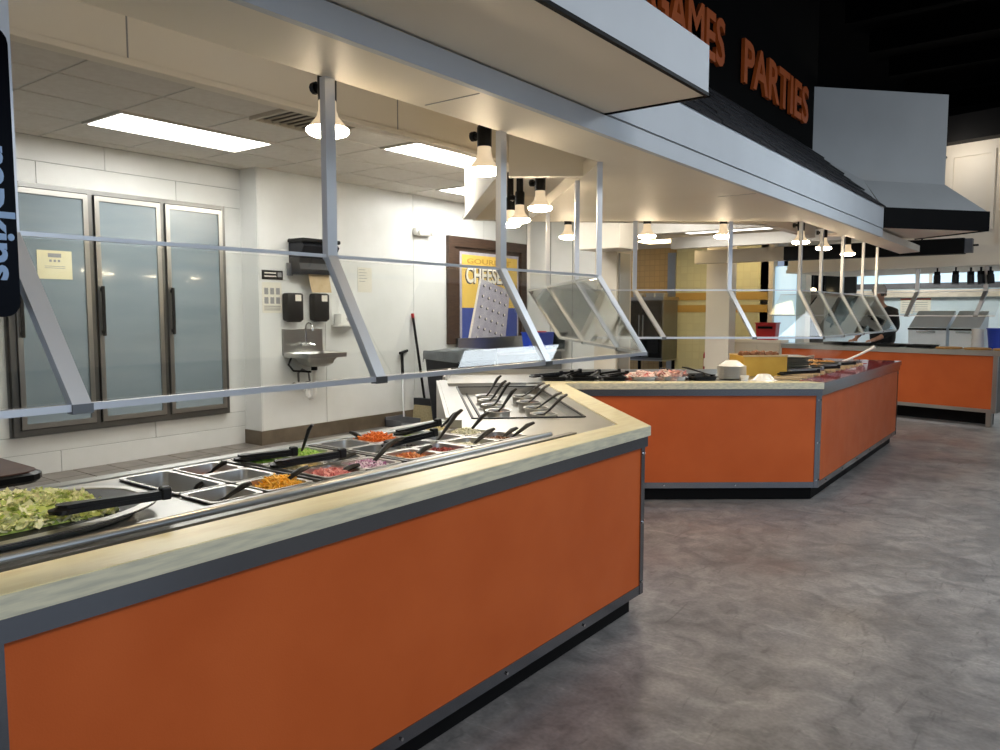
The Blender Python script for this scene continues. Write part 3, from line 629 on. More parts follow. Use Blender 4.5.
for p, q_ in zip(((-1.98, 6.9, 2.03), (-1.99, 7.67, 2.03), (-1.99, 8.6, 2.03)), ('the yellow box and platters', 'the middle of the red rim', 'the white handled spoon')): lamp(p, 'white reflector lamp in a black holder above '+q_, 'lamps above the red rim')
def track(pts, lab):
    o = thing('lamp_track', lab, 'track', (*pts[0], 2.605), group='black lamp tracks'); a = Vector(pts[0]); b = Vector(pts[1])-a
    MB().beam((0, 0, .013), (b.x, b.y, .013), .035, .025).build('rail', 'plastic', o); e = b.normalized()*.02
    MB().beam((b.x-e.x, b.y-e.y, .012), (b.x+e.x, b.y+e.y, .012), .045, .03).build('end_cap', 'black', o)
track(((-2.0, -.5), (-2.0, 3.0)), 'black lamp track above the salad bar'); track(((-2.35, 3.53), (-3.3, 4.41)), 'black lamp track above the dressing tray')
track(((-3.4, 5.05), (-2.1, 6.15)), 'black lamp track above the plates counter'); track(((-1.99, 6.6), (-1.99, 9.2)), 'black lamp track above the red rimmed counter')
def spot(a, z, rz):
    x, y = eP(a, .3)
    t = thing('spotlight', 'small black track spotlight under the far soffit', 'spotlight', (x, y, z), rz, group='black spotlights over the far counter')
    MB().cyl((0, 0, 0), (.0, -.015, -.12), .042, 12).build('can', 'plastic', t); MB().beam((0, 0, .0), (0, 0, .1), .02, .02).build('stem', 'plastic', t); MB().b2((-.035, -.02, -.02), (.035, .02, .05)).build('yoke', 'black', t)
for a, z, r in ((-.85, 1.94, .2), (-.62, 1.94, 0), (-.44, 1.93, .5), (-.32, 1.93, .9), (-.21, 1.93, 1.2)): spot(a, z, r)

# ------------------------------------------------------------------ cooler doors
ck = thing('reach_in_cooler', 'three door glass cooler with steel frames set in the white wall', 'cooler', (-7.34, 3.78, .37))
FR = MB()
ya, yb, zt = -1.07, 1.03, 2.19
FR.b2((0, ya, 0), (.05, yb, .05)).b2((0, ya, zt-.04), (.05, yb, zt)).b2((0, ya, .05), (.05, ya+.05, zt-.04)).b2((0, yb-.04, .05), (.05, yb, zt-.04))
for y in (-.355, .335): FR.b2((0, y-.02, .05), (.05, y+.02, zt-.04))
FR.build('frame', 'steel_dark', ck)
MB().b2((0, ya+.05, .05), (.02, yb-.04, zt-.04)).build('gasket', 'gasket', ck)
for k, (a, b) in enumerate(((-1.015, -.385), (-.325, .305), (.36, .985))):
    d = MB()
    d.b2((.03, a, .06), (.075, b, .105)).b2((.03, a, zt-.095), (.075, b, zt-.05)).b2((.03, a, .105), (.075, a+.042, zt-.095)).b2((.03, b-.042, .105), (.075, b, zt-.095))
    do = d.build('door', 'steel', ck)
    MB().b2((.045, a+.042, .105), (.06, b-.042, zt-.095)).build('glass_pane', 'frost', do)
    MB().b2((.1, a+.015, .86), (.118, a+.045, 1.32), bev=.005).b2((.075, a+.02, .88), (.1, a+.04, .91)).b2((.075, a+.02, 1.27), (.1, a+.04, 1.30)).build('handle', 'plastic', do)
nt = thing('paper_notice', 'cream paper notice taped to the first cooler door', 'notice', (-7.278, 2.95, 1.74))
MB().b2((0, 0, 0), (.002, .29, .25)).build('sheet', 'paper_cream', nt)
MB().b2((.002, .09, .19), (.003, .2, .225)).build('emblem', 'ink_soft', nt)
for y in (.10, .135, .17): MB().b2((.002, y, .15), (.003, y+.02, .17)).build('print_mark', 'ink_soft', nt)
for z in (.11, .095): MB().b2((.002, .06, z), (.003, .23, z+.004)).build('text_line', 'ink_soft', nt)

# ------------------------------------------------------------------ things on the sink wall
XW = -7.048
sk = thing('hand_sink', 'wall mounted stainless steel hand sink with gooseneck tap', 'sink', (XW, 5.6, .97))
MB().b2((0, -.28, 0), (.018, .28, .29), bev=.004).build('backsplash', 'steel', sk)
rim = [[(.23+p[0], p[1], z) for p in rrect(w_, l_, r_, 0)] for w_, l_, r_, z in ((.20, .22, .05, -.12), (.28, .32, .06, -.09), (.30, .36, .05, -.03), (.43, .56, .03, -.02), (.43, .56, .03, .03), (.37, .50, .05, .028), (.27, .34, .07, -.07), (.18, .24, .05, -.085))]
MB().loops(rim).build('basin', 'steel', sk, True)
tp = MB().tube([(.03, 0, .13), (.07, 0, .13)], .014, 10).build('tap_base', 'chrome', sk, True)
MB().tube([(.05, -.06, .12), (.05, .06, .12)], .02, 10).build('mixer_body', 'chrome', sk, True)
MB().tube([(.06, 0, .13), (.06, 0, .3)]+[(.06+.06-.06*cos(a), 0, .3+.06*sin(a)) for a in [pi*k/8 for k in range(1, 9)]]+[(.18, 0, .27)], .009, 8).build('spout', 'chrome', sk, True)
for y in (-.07, .07): MB().tube([(.06, y, .12), (.11, y*1.35, .11)], [.012, .007], 8).build('tap_lever', 'chrome', sk, True)
MB().tube([(.2, 0, -.1), (.2, 0, -.33), (.2, .0, -.42), (.18, .0, -.47), (.12, 0, -.49), (.08, 0, -.45), (.07, 0, -.40), (.0, 0, -.38)], .024, 10).build('drain_pipe', 'white_plastic', sk, True)
MB().tube([(.2, 0, -.1), (.2, 0, -.17)], .035, 10).build('drain_cup', 'plastic', sk, True)
MB().tube([(.05, -.1, -.3), (.07, -.12, -.2), (.09, -.08, -.16), (.1, 0, -.2), (.08, .03, -.3)], .012, 8).build('hose', 'steel_dark', sk, True)
MB().tube([(.06, -.2, -.02), (.07, -.25, -.1), (.09, -.2, -.17), (.14, .0, -.19)], .012, 8).build('hose', 'plastic', sk, True)
for y in (-.14, .05): MB().lathe([(0, 0), (.035, 0), (.035, .02), (0, .02)], 12, TR(0.0, y, -.34, 0, 0, pi/2)).build('valve', 'chrome', sk)
pt = thing('towel_dispenser', 'dark grey paper towel dispenser with a brown towel hanging out', 'dispenser', (XW, 5.69, 1.87))
prof = [(0, 0), (.18, 0), (.2, .05), (.17, .12), (.2, .2), (.26, .3), (.2, .37), (0, .39)]
MB().prism(prof, -.25, .25, Matrix(((1, 0, 0, 0), (0, 0, 1, 0), (0, 1, 0, 0), (0, 0, 0, 1)))).build('housing', 'bin_black', pt)
MB().b2((.0, -.27, .34), (.27, .27, .385), bev=.015).build('lid', 'plastic', pt)
MB().add([(.13, -.1, .02), (.13, .2, .02), (.15, .22, -.2), (.15, -.06, -.2), (.132, -.1, .02), (.132, .2, .02), (.152, .22, -.2), (.152, -.06, -.2)], [(0, 1, 2, 3), (7, 6, 5, 4), (0, 4, 5, 1), (1, 5, 6, 2), (2, 6, 7, 3), (3, 7, 4, 0)]).build('paper_towel', 'kraft', pt)
MB().b2((.02, -.3, -.02), (.04, -.23, .12)).build('side_bracket', 'grey_plastic', pt)
for y, lab in ((5.44, 'black soap dispenser left of the paper towel'), (5.81, 'black soap dispenser directly below the hanging paper towel')):
    t = thing('soap_dispenser', lab, 'dispenser', (XW, y, 1.35), group='soap dispensers over the sink')
    MB().b2((0, -.11, 0), (.11, .11, .31), bev=.025).build('housing', 'plastic', t, True); MB().b2((.108, -.01, .22), (.113, .07, .29)).build('sticker', 'p_white', t); MB().b2((.03, -.08, -.01), (.1, .08, .03), bev=.008).build('push_bar', 'black', t)
t = thing('wall_sign', 'small black sign with two rows of white text beside the sink', 'sign', (XW, 5.08, 1.80)); MB().b2((0, 0, 0), (.008, .27, .1), bev=.002).build('plate', 'plastic', t)
for z in (.065, .03): MB().b2((.008, .03, z), (.0095, .18, z+.012)).build('text_line', 'p_white', t)
MB().b2((.008, .2, .03), (.0095, .25, .08)).build('emblem', 'ink_soft', t)
t = thing('handwash_poster', 'white hand washing poster below the black sign', 'poster', (XW, 5.08, 1.44)); MB().b2((0, 0, 0), (.004, .25, .33)).build('sheet', 'paper', t)
for i in range(3):
    for j in range(2): MB().b2((.004, .025+.075*i, .10+.1*j), (.0055, .075+.075*i, .17+.1*j)).build('drawing', 'ink_soft', t)
for z in (.03, .05, .07): MB().b2((.004, .02, z), (.0055, .23, z+.006)).build('text_line', 'ink', t)
t = thing('wire_rack', 'white glove box in a thin wire rack on the wall', 'rack', (XW, 6.18, 1.30))
for y in (-.16, -.05, .06, .16): MB().tube([(.01, y, 0), (.01, y, .34)], .004, 6).build('wire', 'white_plastic', t)
MB().tube([(.01, -.16, .34), (.01, .16, .34)], .004, 6).build('wire', 'white_plastic', t)
MB().b2((.01, -.12, .0), (.13, .17, .13), bev=.008).build('glove_box', 'white_plastic', t); MB().lathe([(0, 0), (.04, 0), (.04, .003), (0, .003)], 14, TR(.13, .03, .07, 0, 0, pi/2), 1, 1.6).build('opening', 'ink_soft', t); MB().b2((.012, -.17, -.02), (.14, .18, 0)).build('tray', 'white_plastic', t)
t = thing('paper_notice', 'white printed notice on the wall beside the wire rack', 'notice', (XW, 6.45, 1.69)); MB().b2((0, 0, 0), (.002, .23, .30)).build('sheet', 'paper', t)
for k in range(5): MB().b2((.002, .02, .27-.035*k), (.0035, .12+.03*(k % 2), .276-.035*k)).build('text_line', 'ink_soft', t)
t = thing('emergency_light', 'white emergency light fixture high on the wall', 'light fixture', (XW, 7.56, 2.45)); MB().b2((0, -.14, 0), (.07, .14, .1), bev=.02).build('housing', 'white_plastic', t, True)
for y in (-.08, .16): MB().lathe([(0, 0), (.03, 0), (.045, .05), (.0, .055)], 12, TR(.06, y, .04, 0, 0, pi/2)).build('lamp_head', 'white_ceramic', t, True)
# framed cheese poster
po = thing('framed_poster', 'yellow and blue CHEESES poster with a grater in a wide brown frame', 'poster', (XW, 8.08, 1.0))
MB().b2((0, 0, 0), (.02, 1.86, 1.50)).build('back_board', 'brown', po)
for lo, hi in (((.02, 0, 1.36), (.05, 1.86, 1.50)), ((.02, 0, 0), (.05, .14, 1.36)), ((.02, 1.72, 0), (.05, 1.86, 1.36))): MB().b2(lo, hi).build('frame_board', 'brown', po)
MB().b2((.02, .26, 0), (.03, 1.66, 1.30)).build('border', 'p_gray', po)
MB().b2((.03, .30, .51), (.034, 1.62, 1.26)).build('yellow_field', 'p_yellow', po); MB().b2((.03, .30, .0), (.034, 1.62, .51)).build('blue_field', 'p_blue', po)
PF = lambda y, z, x=.036: frame((0, 1, 0), (0, 0, 1), (x, y, z))
textmesh('lettering', 'CHEESES', 'p_dark', po, PF(.36, .86, .0355), .31, .001, .012, .80); textmesh('lettering', 'CHEESES', 'p_white', po, PF(.38, .875, .038), .31, .001, .008, .80)
textmesh('lettering', 'GOURMET', 'p_amber', po, PF(.40, 1.14), .10, .001, .002, 2.2)
gm = Matrix.Translation((.037, .98, .42)) @ Matrix.Rotation(radians(-13), 4, 'X')
MB().prism([(-.42, -.55), (.42, -.55), (.36, .44), (-.36, .44)], 0, .004, gm @ Matrix(((0, 0, 1, 0), (-1, 0, 0, 0), (0, 1, 0, 0), (0, 0, 0, 1)))).build('grater', 'p_gray', po)
MB().prism([(-.47, -.55), (-.42, -.55), (-.36, .44), (-.40, .44)], 0, .003, gm @ Matrix(((0, 0, 1, 0), (1, 0, 0, 0), (0, 1, 0, 0), (0, 0, 0, 1)))).build('grater_edge', 'p_white', po)
gh = MB(); gw = MB()
for i in range(6):
    for j in range(5):
        y, z = -.28+.14*j, -.42+.155*i
        gh.lathe([(0, .0045), (.022, .0045), (.022, .006), (0, .006)], 8, gm @ TR(0, y, z, 0, 0, pi/2)); gw.lathe([(0, .0045), (.016, .0045), (.016, .0065), (0, .0065)], 8, gm @ TR(0, y+.018, z+.012, 0, 0, pi/2))
gh.build('grater_holes', 'p_dark', po); gw.build('grater_glints', 'p_white', po)
# broom, squeegee, dustpan
t = thing('broom', 'angle broom with dark handle and pale bristles leaning on the wall', 'broom', (-6.86, 7.42, 0))
MB().tube([(.0, .0, .3), (-.17, -.03, 1.4)], .017, 10).build('handle', 'plastic', t, True); MB().tube([(-.165, -.029, 1.37), (-.175, -.031, 1.43)], .02, 10).build('grip', 'red', t)
MB().prism([(-.17, -.03), (.2, -.03), (.14, .03), (-.12, .03)], .22, .32).build('brush_head', 'bin_black', t); MB().add([(-.16, -.03, .23), (.19, -.03, .23), (.19, .03, .23), (-.16, .03, .23), (-.2, -.05, 0), (.26, -.05, .0), (.26, .05, 0), (-.2, .05, 0)], [(0, 1, 2, 3), (7, 6, 5, 4), (0, 4, 5, 1), (1, 5, 6, 2), (2, 6, 7, 3), (3, 7, 4, 0)]).build('bristles', 'bristle', t)
t = thing('lobby_dustpan', 'upright grey dustpan with a hooked black grip by the wall', 'dustpan', (-6.86, 7.05, 0))
MB().tube([(0, -.02, .12), (-.13, .1, .62)], .011, 8).build('pole', 'alu', t, True); MB().tube([(-.13, .1, .6), (-.16, .12, .93)], .02, 8).build('grip', 'plastic', t, True); MB().tube([(-.16, .08, .92), (-.16, .22, .95)], .018, 8).build('hook', 'plastic', t, True)
MB().b2((-.16, -.2, 0), (.12, .16, .015)).b2((-.16, -.2, 0), (-.14, .16, .12)).b2((-.16, -.2, 0), (.12, -.185, .09)).b2((-.16, .145, 0), (.12, .16, .09)).build('pan', 'grey_plastic', t)
# trash bin + steel table
t = thing('trash_bin', 'tall black trash bin with a crumpled clear liner over the rim', 'bin', (-6.35, 7.55, 0), radians(4))
MB().loops([rrect(.46, .62, .05, 0), rrect(.6, .80, .06, .93), rrect(.56, .76, .06, .93), rrect(.44, .6, .05, .1)]).build('body', 'bin_black', t)
ln = MB(); rr = rrect(.62, .82, .06, 0, 6); rr2 = []
ln.loops([[(p[0]*(1+.03*random.random()), p[1]*(1+.03*random.random()), z+random.uniform(-a, a)) for p in rr] for z, a in ((.84, .025), (.88, .008), (.92, .006), (.965, .012))]+[[(p[0]*.9, p[1]*.9, .95+random.uniform(-.01, .01)) for p in rr], [(p[0]*.85, p[1]*.85, .7) for p in rr]], None, False, True); ln.build('liner', 'liner', t, True)
tb = thing('work_table', 'stainless steel work table with raised back below the framed poster', 'table', (-6.62, 9.0, 0))
MB().b2((-.4, -.75, .86), (.34, .95, .90), bev=.006).build('table_top', 'steel', tb); MB().b2((-.4, -.75, .9), (-.36, .95, 1.08)).build('backsplash', 'steel', tb); MB().b2((-.3, -.7, .25), (.28, .9, .27)).build('shelf', 'steel_dark', tb)
MB().b2((.28, -.7, .5), (.3, .9, .86)).build('apron', 'steel_dark', tb)
for x in (-.34, .28):
    for y in (-.7, .9): MB().cyl((x, y, 0), (x, y, .87), .02).build('leg', 'steel', tb)
t = thing('storage_tub', 'blue plastic tub on the steel work table', 'tub', (-6.45, 9.45, .90)); MB().loops([rrect(.3, .36, .03, 0), rrect(.34, .4, .03, .24), rrect(.36, .42, .03, .245), rrect(.36, .42, .03, .255), rrect(.32, .38, .03, .255), rrect(.29, .35, .03, .02)]).build('body', 'blue_plastic', t); MB().b2((-.1, -.1, .02), (.1, .1, .27), bev=.02).build('contents', 'red', t)
t = thing('storage_tub', 'clear storage tub next to the blue tub on the table', 'tub', (-6.45, 9.8, .90)); MB().loops([rrect(.36, .24, .03, 0), rrect(.4, .26, .03, .2), rrect(.42, .28, .03, .205), rrect(.42, .28, .03, .215), rrect(.38, .25, .03, .215), rrect(.35, .22, .03, .02)]).build('body', 'clear_plastic', t); MB().b2((-.215, -.145, .215), (.215, .145, .24), bev=.006).build('lid', 'bin_black', t)
t = thing('brown_tabletop', 'brown pedestal table with a dark rounded edge behind the salad bar', 'table', (-4.07, .9, 0))
MB().loops([rrect(.8, 1.14, .08, .695), rrect(.84, 1.18, .1, .71), rrect(.84, 1.18, .1, .735), rrect(.8, 1.14, .09, .745)]).build('edge', 'plastic', t); MB().loops([rrect(.8, 1.14, .09, .745), rrect(.8, 1.14, .09, .749)]).build('table_top', 'brown_top', t)
MB().cyl((0, 0, .03), (0, 0, .695), .04).build('pedestal', 'plastic', t); MB().b2((-.25, -.25, 0), (.25, .25, .03), bev=.008).build('foot', 'plastic', t)
# napkin dispenser near the first post
nd = thing('napkin_dispenser', 'tall glossy dark blue napkin dispenser with pale vertical lettering', 'dispenser', (-1.825, .496, 1.44))
MB().loops([[(.06+p[2]*0+ (.065 if k else .065)*0 + x, p[1], p[0]) for p in rrect(.565, .34, .03, 0)] for k, x in ((0, -.06), (1, .05))]).build('housing', 'black_gloss', nd)
nd.children[0].location = (.0, -.005, .2825)
MB().loops([[(x, p[1], p[0]) for p in rrect(.53, .30, .03, 0)] for x in (.0, .012)]).build('face_plate', 'black_gloss', nd).location = (.11, -.005, .2825)
MB().b2((.0, -.12, -.06), (.08, .12, .0), bev=.01).build('feed_mouth', 'grey_plastic', nd); MB().b2((-.005, .12, .12), (.008, .19, .42)).build('bracket', 'steel', nd)
textmesh('lettering', 'napkins', 'lettering', nd, frame((0, 0, -1), (0, 1, 0), (.1232, .104, .335)), .076, .001, .002, 1.16)

# ------------------------------------------------------------------ pans and food on the salad bar
def pan_mesh(wx, wy, depth=.10):
    return MB().loops([rrect(wx-.03, wy-.03, .02, -depth-.002), rrect(wx-.012, wy-.012, .02, -.002), rrect(wx+.008, wy+.008, .014, .001), rrect(wx+.008, wy+.008, .014, .005), rrect(wx-.016, wy-.016, .022, .004), rrect(wx-.034, wy-.034, .024, -depth)])
def pan(x, y, wx, wy, label, depth=.10, z=.912, group='steel food pans on the salad bar'):
    o = pan_mesh(wx, wy, depth).build('food_pan', 'steel_pan', None, True); o.location = (x, y, z)
    tag(o, label, 'pan', group); return o
def rndrot(): return Matrix.Rotation(random.uniform(0, 6.28), 4, 'Z') @ Matrix.Rotation(random.uniform(-.7, .7), 4, 'X') @ Matrix.Rotation(random.uniform(-.7, .7), 4, 'Y')
def pile(name, label, cat, x, y, wx, wy, z, n, dims, m, mound=.02, shape='box'):
    mb = MB()
    mb.loops([rrect(wx*.9, wy*.9, .02, -.02), rrect(wx*.92, wy*.92, .02, 0), rrect(wx*.5, wy*.5, .02, mound*.8)])
    for k in range(n):
        u, v = random.uniform(-.46, .46), random.uniform(-.46, .46)
        h = mound*max(0, 1-2.2*(u*u+v*v)*1.6)+random.uniform(-.003, .006)
        M = Matrix.Translation((u*wx, v*wy, h)) @ rndrot(); d = [q*random.uniform(.75, 1.25) for q in dims]
        if shape == 'leaf':
            a, b = d[0]/2, d[1]/2; c = random.uniform(.15, .45)*d[0]
            vv = [(-a, -b, c*random.random()), (0, -b*1.1, 0), (a, -b, c*random.random()), (-a*1.1, 0, c*.5), (0, 0, -.2*c), (a*1.1, 0, c*.4), (-a*.8, b, c*random.random()), (0, b*1.2, .1*c), (a*.8, b, c*random.random())]
            vv += [(p[0], p[1], p[2]-.0015) for p in vv]; q = [(0, 1, 4, 3), (1, 2, 5, 4), (3, 4, 7, 6), (4, 5, 8, 7)]
            mb.add(vv, q+[tuple(i+9 for i in f)[::-1] for f in q], M)
        elif shape == 'ring':
            r = d[0]; ps = [(r*cos(t_), r*sin(t_), 0) for t_ in [1.7*pi*i/6 for i in range(7)]]; mb.tube(ps, d[1], 5, M)
        else: mb.box((0, 0, 0), d, M)
    o = mb.build(name, m); o.location = (x, y, z); tag(o, label, cat, kind='stuff'); return o
cx = lambda i: (PX[i][0]+PX[i][1])/2; cy = lambda j: (PY[j][0]+PY[j][1])/2
E_ = 'empty steel food pan in the salad bar deck'
B, Mi, Fr = 0, 1, 2
wX, wY = .168, .163
deep = pan((PX[0][0]+PX[1][1])/2, cy(0), .345, .163, 'deep empty steel pan twice as long as its neighbours, holding a black ladle', .15)
grid = {}
names = {(Mi, 1): ('e1', 'empty pan directly behind the shredded cheese'), (Mi, 3): ('e2', 'pan behind the red onion, empty but for a black spoon'), (B, 4): ('e3', 'empty rear pan between the celery and the carrot'), (Mi, 4): ('e4', 'pan behind the bacon bits, empty but for a black spoon'), (Mi, 6): ('e5', 'pan behind the pale green dressing chunks, empty but for a spoon'),
 (Fr, 0): ('corn', 'pan with a little yellow corn left, beside the deep empty pan'), (B, 1): ('redsauce', 'rear pan with orange scraps behind the shredded cheese'), (Fr, 1): ('cheese', 'pan of shredded orange cheese'),
 (Fr, 2): ('ham', 'pan of diced pink ham'), (Fr, 3): ('onion', 'pan of chopped red onion'), (B, 2): ('green', 'rear pan of cucumber under black tongs'), (Mi, 2): ('cottage', 'pan of pale food under black tongs'),
 (B, 3): ('celery', 'pan of chopped green celery with an upright spoon'), (B, 5): ('carrot', 'pan of shredded orange carrot'), (B, 6): ('greens', 'rear pan of dark green vegetables beside the carrot'), (B, 7): ('pasta', 'rear pan of pasta at the end of the deck'),
 (Fr, 4): ('bacon', 'pan of orange brown bacon bits'), (Fr, 5): ('red', 'pan of dark red beets'), (Fr, 6): ('cream', 'pan of pale green dressing chunks'), (Fr, 7): ('brown', 'last front pan holding brown raisins'), (Mi, 7): ('cottage2', 'pan of white cottage cheese at the end'), (Mi, 5): ('dark', 'middle pan lying under black tongs beside the beets')}
for j in range(8):
    for i in range(3):
        if j == 0 and i < 2: continue
        nm = names.get((i, j)); grid[(i, j)] = pan(cx(i), cy(j), wX, PY[j][1]-PY[j][0]-.002, 'steel '+nm[1] if nm else E_, .09)
def food(i, j, name, label, n, dims, m, lvl=-.045, mound=.02, shape='box', fx=.8, fy=.8, ox=0, oy=0): pile(name, label, 'food', cx(i)+ox, cy(j)+oy, wX*fx, wY*fy, .912+lvl*.6, n, dims, m, mound, shape)
food(Fr, 0, 'corn_kernels', 'small heap of yellow corn in a nearly empty pan', 60, (.009, .008, .007), 'corn', -.08, .012, fx=.5, fy=.5, oy=-.01)
food(B, 1, 'vegetable_scraps', 'thin layer of orange scraps in a rear pan', 90, (.018, .01, .006), 'bacon', -.06, .01)
food(Fr, 1, 'shredded_cheese', 'heap of shredded orange cheese in a steel pan', 260, (.04, .004, .004), 'cheese', -.035, .035, oy=.02, fx=.75, fy=.65)
food(Fr, 2, 'diced_ham', 'diced pink ham filling a steel pan', 190, (.014, .013, .012), 'ham', -.03, .018)
food(Fr, 3, 'chopped_onion', 'chopped red onion filling a steel pan', 220, (.02, .008, .005), 'onion', -.022, .018)
food(B, 2, 'sliced_cucumber', 'green cucumber slices under black tongs', 60, (.04, .036, .004), 'green_food', -.035, .02)
food(Mi, 2, 'shredded_white_cheese', 'pale shredded cheese under black tongs', 160, (.035, .004, .004), 'pasta', -.035, .015)
food(B, 3, 'chopped_celery', 'chopped bright green celery in a steel pan', 180, (.015, .012, .01), 'green_food', -.03, .022)
food(B, 5, 'shredded_carrot', 'heaped shredded orange carrot in a rear pan', 300, (.04, .004, .004), 'carrot', -.02, .03, fx=.9, fy=.9)
food(B, 6, 'dark_greens', 'dark green vegetables in a rear pan', 70, (.03, .025, .004), 'green_food', -.06, .012)
food(B, 7, 'pasta_pieces', 'pale pasta pieces in the last rear pan', 140, (.016, .01, .009), 'pasta', -.03, .025)
food(Fr, 4, 'bacon_bits', 'orange brown bacon bits in a steel pan', 180, (.012, .01, .007), 'bacon', -.035, .02)
food(Fr, 5, 'sliced_beets', 'dark red beets in a steel pan', 90, (.025, .02, .008), 'redfood', -.04, .012)
food(Fr, 6, 'cream_salad', 'pale creamy salad in a steel pan', 90, (.018, .015, .008), 'cottage', -.045, .01)
food(Fr, 7, 'raisins', 'brown raisins in the last front pan', 130, (.01, .009, .008), 'brownfood', -.04, .015)
food(Mi, 7, 'cottage_cheese', 'white cottage cheese in the last middle pan', 140, (.011, .011, .009), 'cottage', -.025, .025)
food(Mi, 5, 'dark_olives', 'dark food beneath black tongs', 90, (.014, .014, .012), 'p_dark', -.05, .01)
# lettuce bowl
bo = thing('lettuce_tray', 'large oval steel tray heaped with chopped lettuce on the salad bar', 'tray', (-2.13, .66, .908))
def ell(ax, ay, z, n=44, e=.8): return [(ax*math.copysign(abs(cos(t_))**e, cos(t_)), ay*math.copysign(abs(sin(t_))**e, sin(t_)), z) for t_ in [2*pi*k/n for k in range(n)]]
MB().loops([ell(.215, .405, .002), ell(.235, .43, .026), ell(.265, .455, .029), ell(.267, .457, .034), ell(.236, .432, .034), ell(.215, .405, .010), ell(.2, .39, .006)]).build('tray', 'steel_pan', bo, True)
MB().loops([ell(.264, .454, .0275), ell(.269, .459, .029), ell(.264, .454, .0315)]).build('dark_rim', 'gasket', bo)
le = pile('chopped_lettuce', 'heap of pale green chopped lettuce in the oval tray', 'lettuce', -2.14, .60, .42, .78, .937, 2600, (.030, .014, .003), 'lettuce', .05, 'leaf')

# ------------------------------------------------------------------ utensils
def spoon(p, rz, label, group, ln_=.22, lift=45, cup=.03, hm='plastic'):
    """p = point where the bowl rests; the handle rises towards rz"""
    t = thing('serving_spoon', label, 'spoon', p, rz, group)
    a = radians(lift); pts = [(.0, 0, .012), (.03*cos(a), 0, .012+.02*sin(a)), (ln_*.45*cos(a), 0, .012+ln_*.42*sin(a)), (ln_*.8*cos(a), 0, .012+ln_*.82*sin(a)), (ln_*cos(a)*1.04, 0, .012+ln_*sin(a)*.96)]
    MB().tube(pts, [.009, .010, .013, .018, .013], 8, None, .45).build('handle', hm, t, True)
    MB().loops([[(-cup*.6+q[0], q[1], q[2]) for q in ell(cup*f, cup*.75*f, z, 14, 1)] for f, z in ((.5, 0), (1, .012), (.96, .013), (.5, .004))]).build('bowl', hm, t, True)
    return t
def tongs(p, rz, label, group, ln_=.26, open_=.03, tilt=0, m='plastic'):
    t = thing('tongs', label, 'tongs', p, rz, group); t.rotation_euler = (0, -tilt, rz)
    for s in (-1, 1):
        z = .006+(.011 if s > 0 else 0)
        MB().prism([(-ln_/2, -.012+s*open_*.5), (-ln_/2+.02, -.02+s*open_*.55), (-ln_/2+.07, -.012+s*open_*.4), (ln_/2, -.012), (ln_/2, .012), (-ln_/2+.07, .012+s*open_*.4), (-ln_/2+.02, .02+s*open_*.55), (-ln_/2, .012+s*open_*.5)], z, z+.012).build('arm', m, t)
    MB().b2((ln_/2-.012, -.015, .004), (ln_/2+.015, .015, .038), bev=.005).build('hinge', m, t); [MB().lathe([(0, 0), (.022, .003), (.024, .012), (0, .02)], 10, TR(-ln_/2+.012, q_*open_*.5, .006), 1.3, 1).build('scalloped_tip', m, t, True) for q_ in (-1, 1)]
    return t
G1 = 'serving utensils on the salad bar'
tongs((-1.925, .93, .957), radians(78), 'long black tongs lying across the lettuce tray', G1, .25, .006, .0)
tongs((cx(B)+.03, cy(2)-.01, .915), radians(75), 'black tongs on the rear pan of cucumber', G1, .2, .012)
tongs((cx(Mi)+.04, cy(2)+.03, .917), radians(70), 'black tongs on the pan of pale shredded cheese', G1, .24, .012, .05)
tongs((cx(Mi)+.02, cy(5), .917), radians(80), 'black tongs across the middle pan beside the beets', G1, .24, .012, .08)
tongs((cx(B)+.03, cy(6)+.04, .918), radians(80), 'black tongs by the rear pan of dark greens', G1, .22, .012, .1)
S = radians
for i, j, rz, lf, ln_, lab in ((Fr, 0, 70, 30, .15, 'black spoon in the corn pan'), (Fr, 1, 72, 32, .19, 'black spoon in the shredded cheese'), (B, 1, 60, 35, .12, 'short black spoon in the rear pan of orange scraps'), (B, 3, 40, 80, .2, 'black spoon standing upright in the celery'),
    (Mi, 3, 70, 20, .14, 'black spoon in the empty pan beside the celery'), (Fr, 2, 75, 18, .17, 'black spoon in the ham'), (Fr, 3, 80, 42, .22, 'black spoon rising from the onion'), (B, 5, 190, 25, .17, 'black spoon in the shredded carrot'), (Mi, 4, 78, 25, .2, 'black spoon in the middle pan below the carrot'),
    (Fr, 4, 70, 30, .15, 'black spoon in the bacon bits'), (Fr, 6, 75, 32, .2, 'black spoon in the pale creamy salad'), (B, 7, 45, 48, .22, 'black spoon in the pasta'), (Mi, 7, 60, 50, .22, 'black spoon in the cottage cheese'), (Mi, 6, 70, 55, .26, 'black spoon in the pan before the cottage cheese'), (Fr, 7, 70, 30, .16, 'black spoon in the raisins'), (Fr, 7, 60, 35, .2, 'second black spoon in the raisins')):
    spoon((cx(i)+(.02 if 'second' in lab else 0), cy(j)-.02+(.05 if 'second' in lab else 0), .912-.03), S(rz), lab, G1, ln_*.72, lf*.85)
spoon((deep.location.x+.02, deep.location.y+.0, .80), S(70), 'black ladle lying in the deep empty pan', G1, .13, 50, .035)
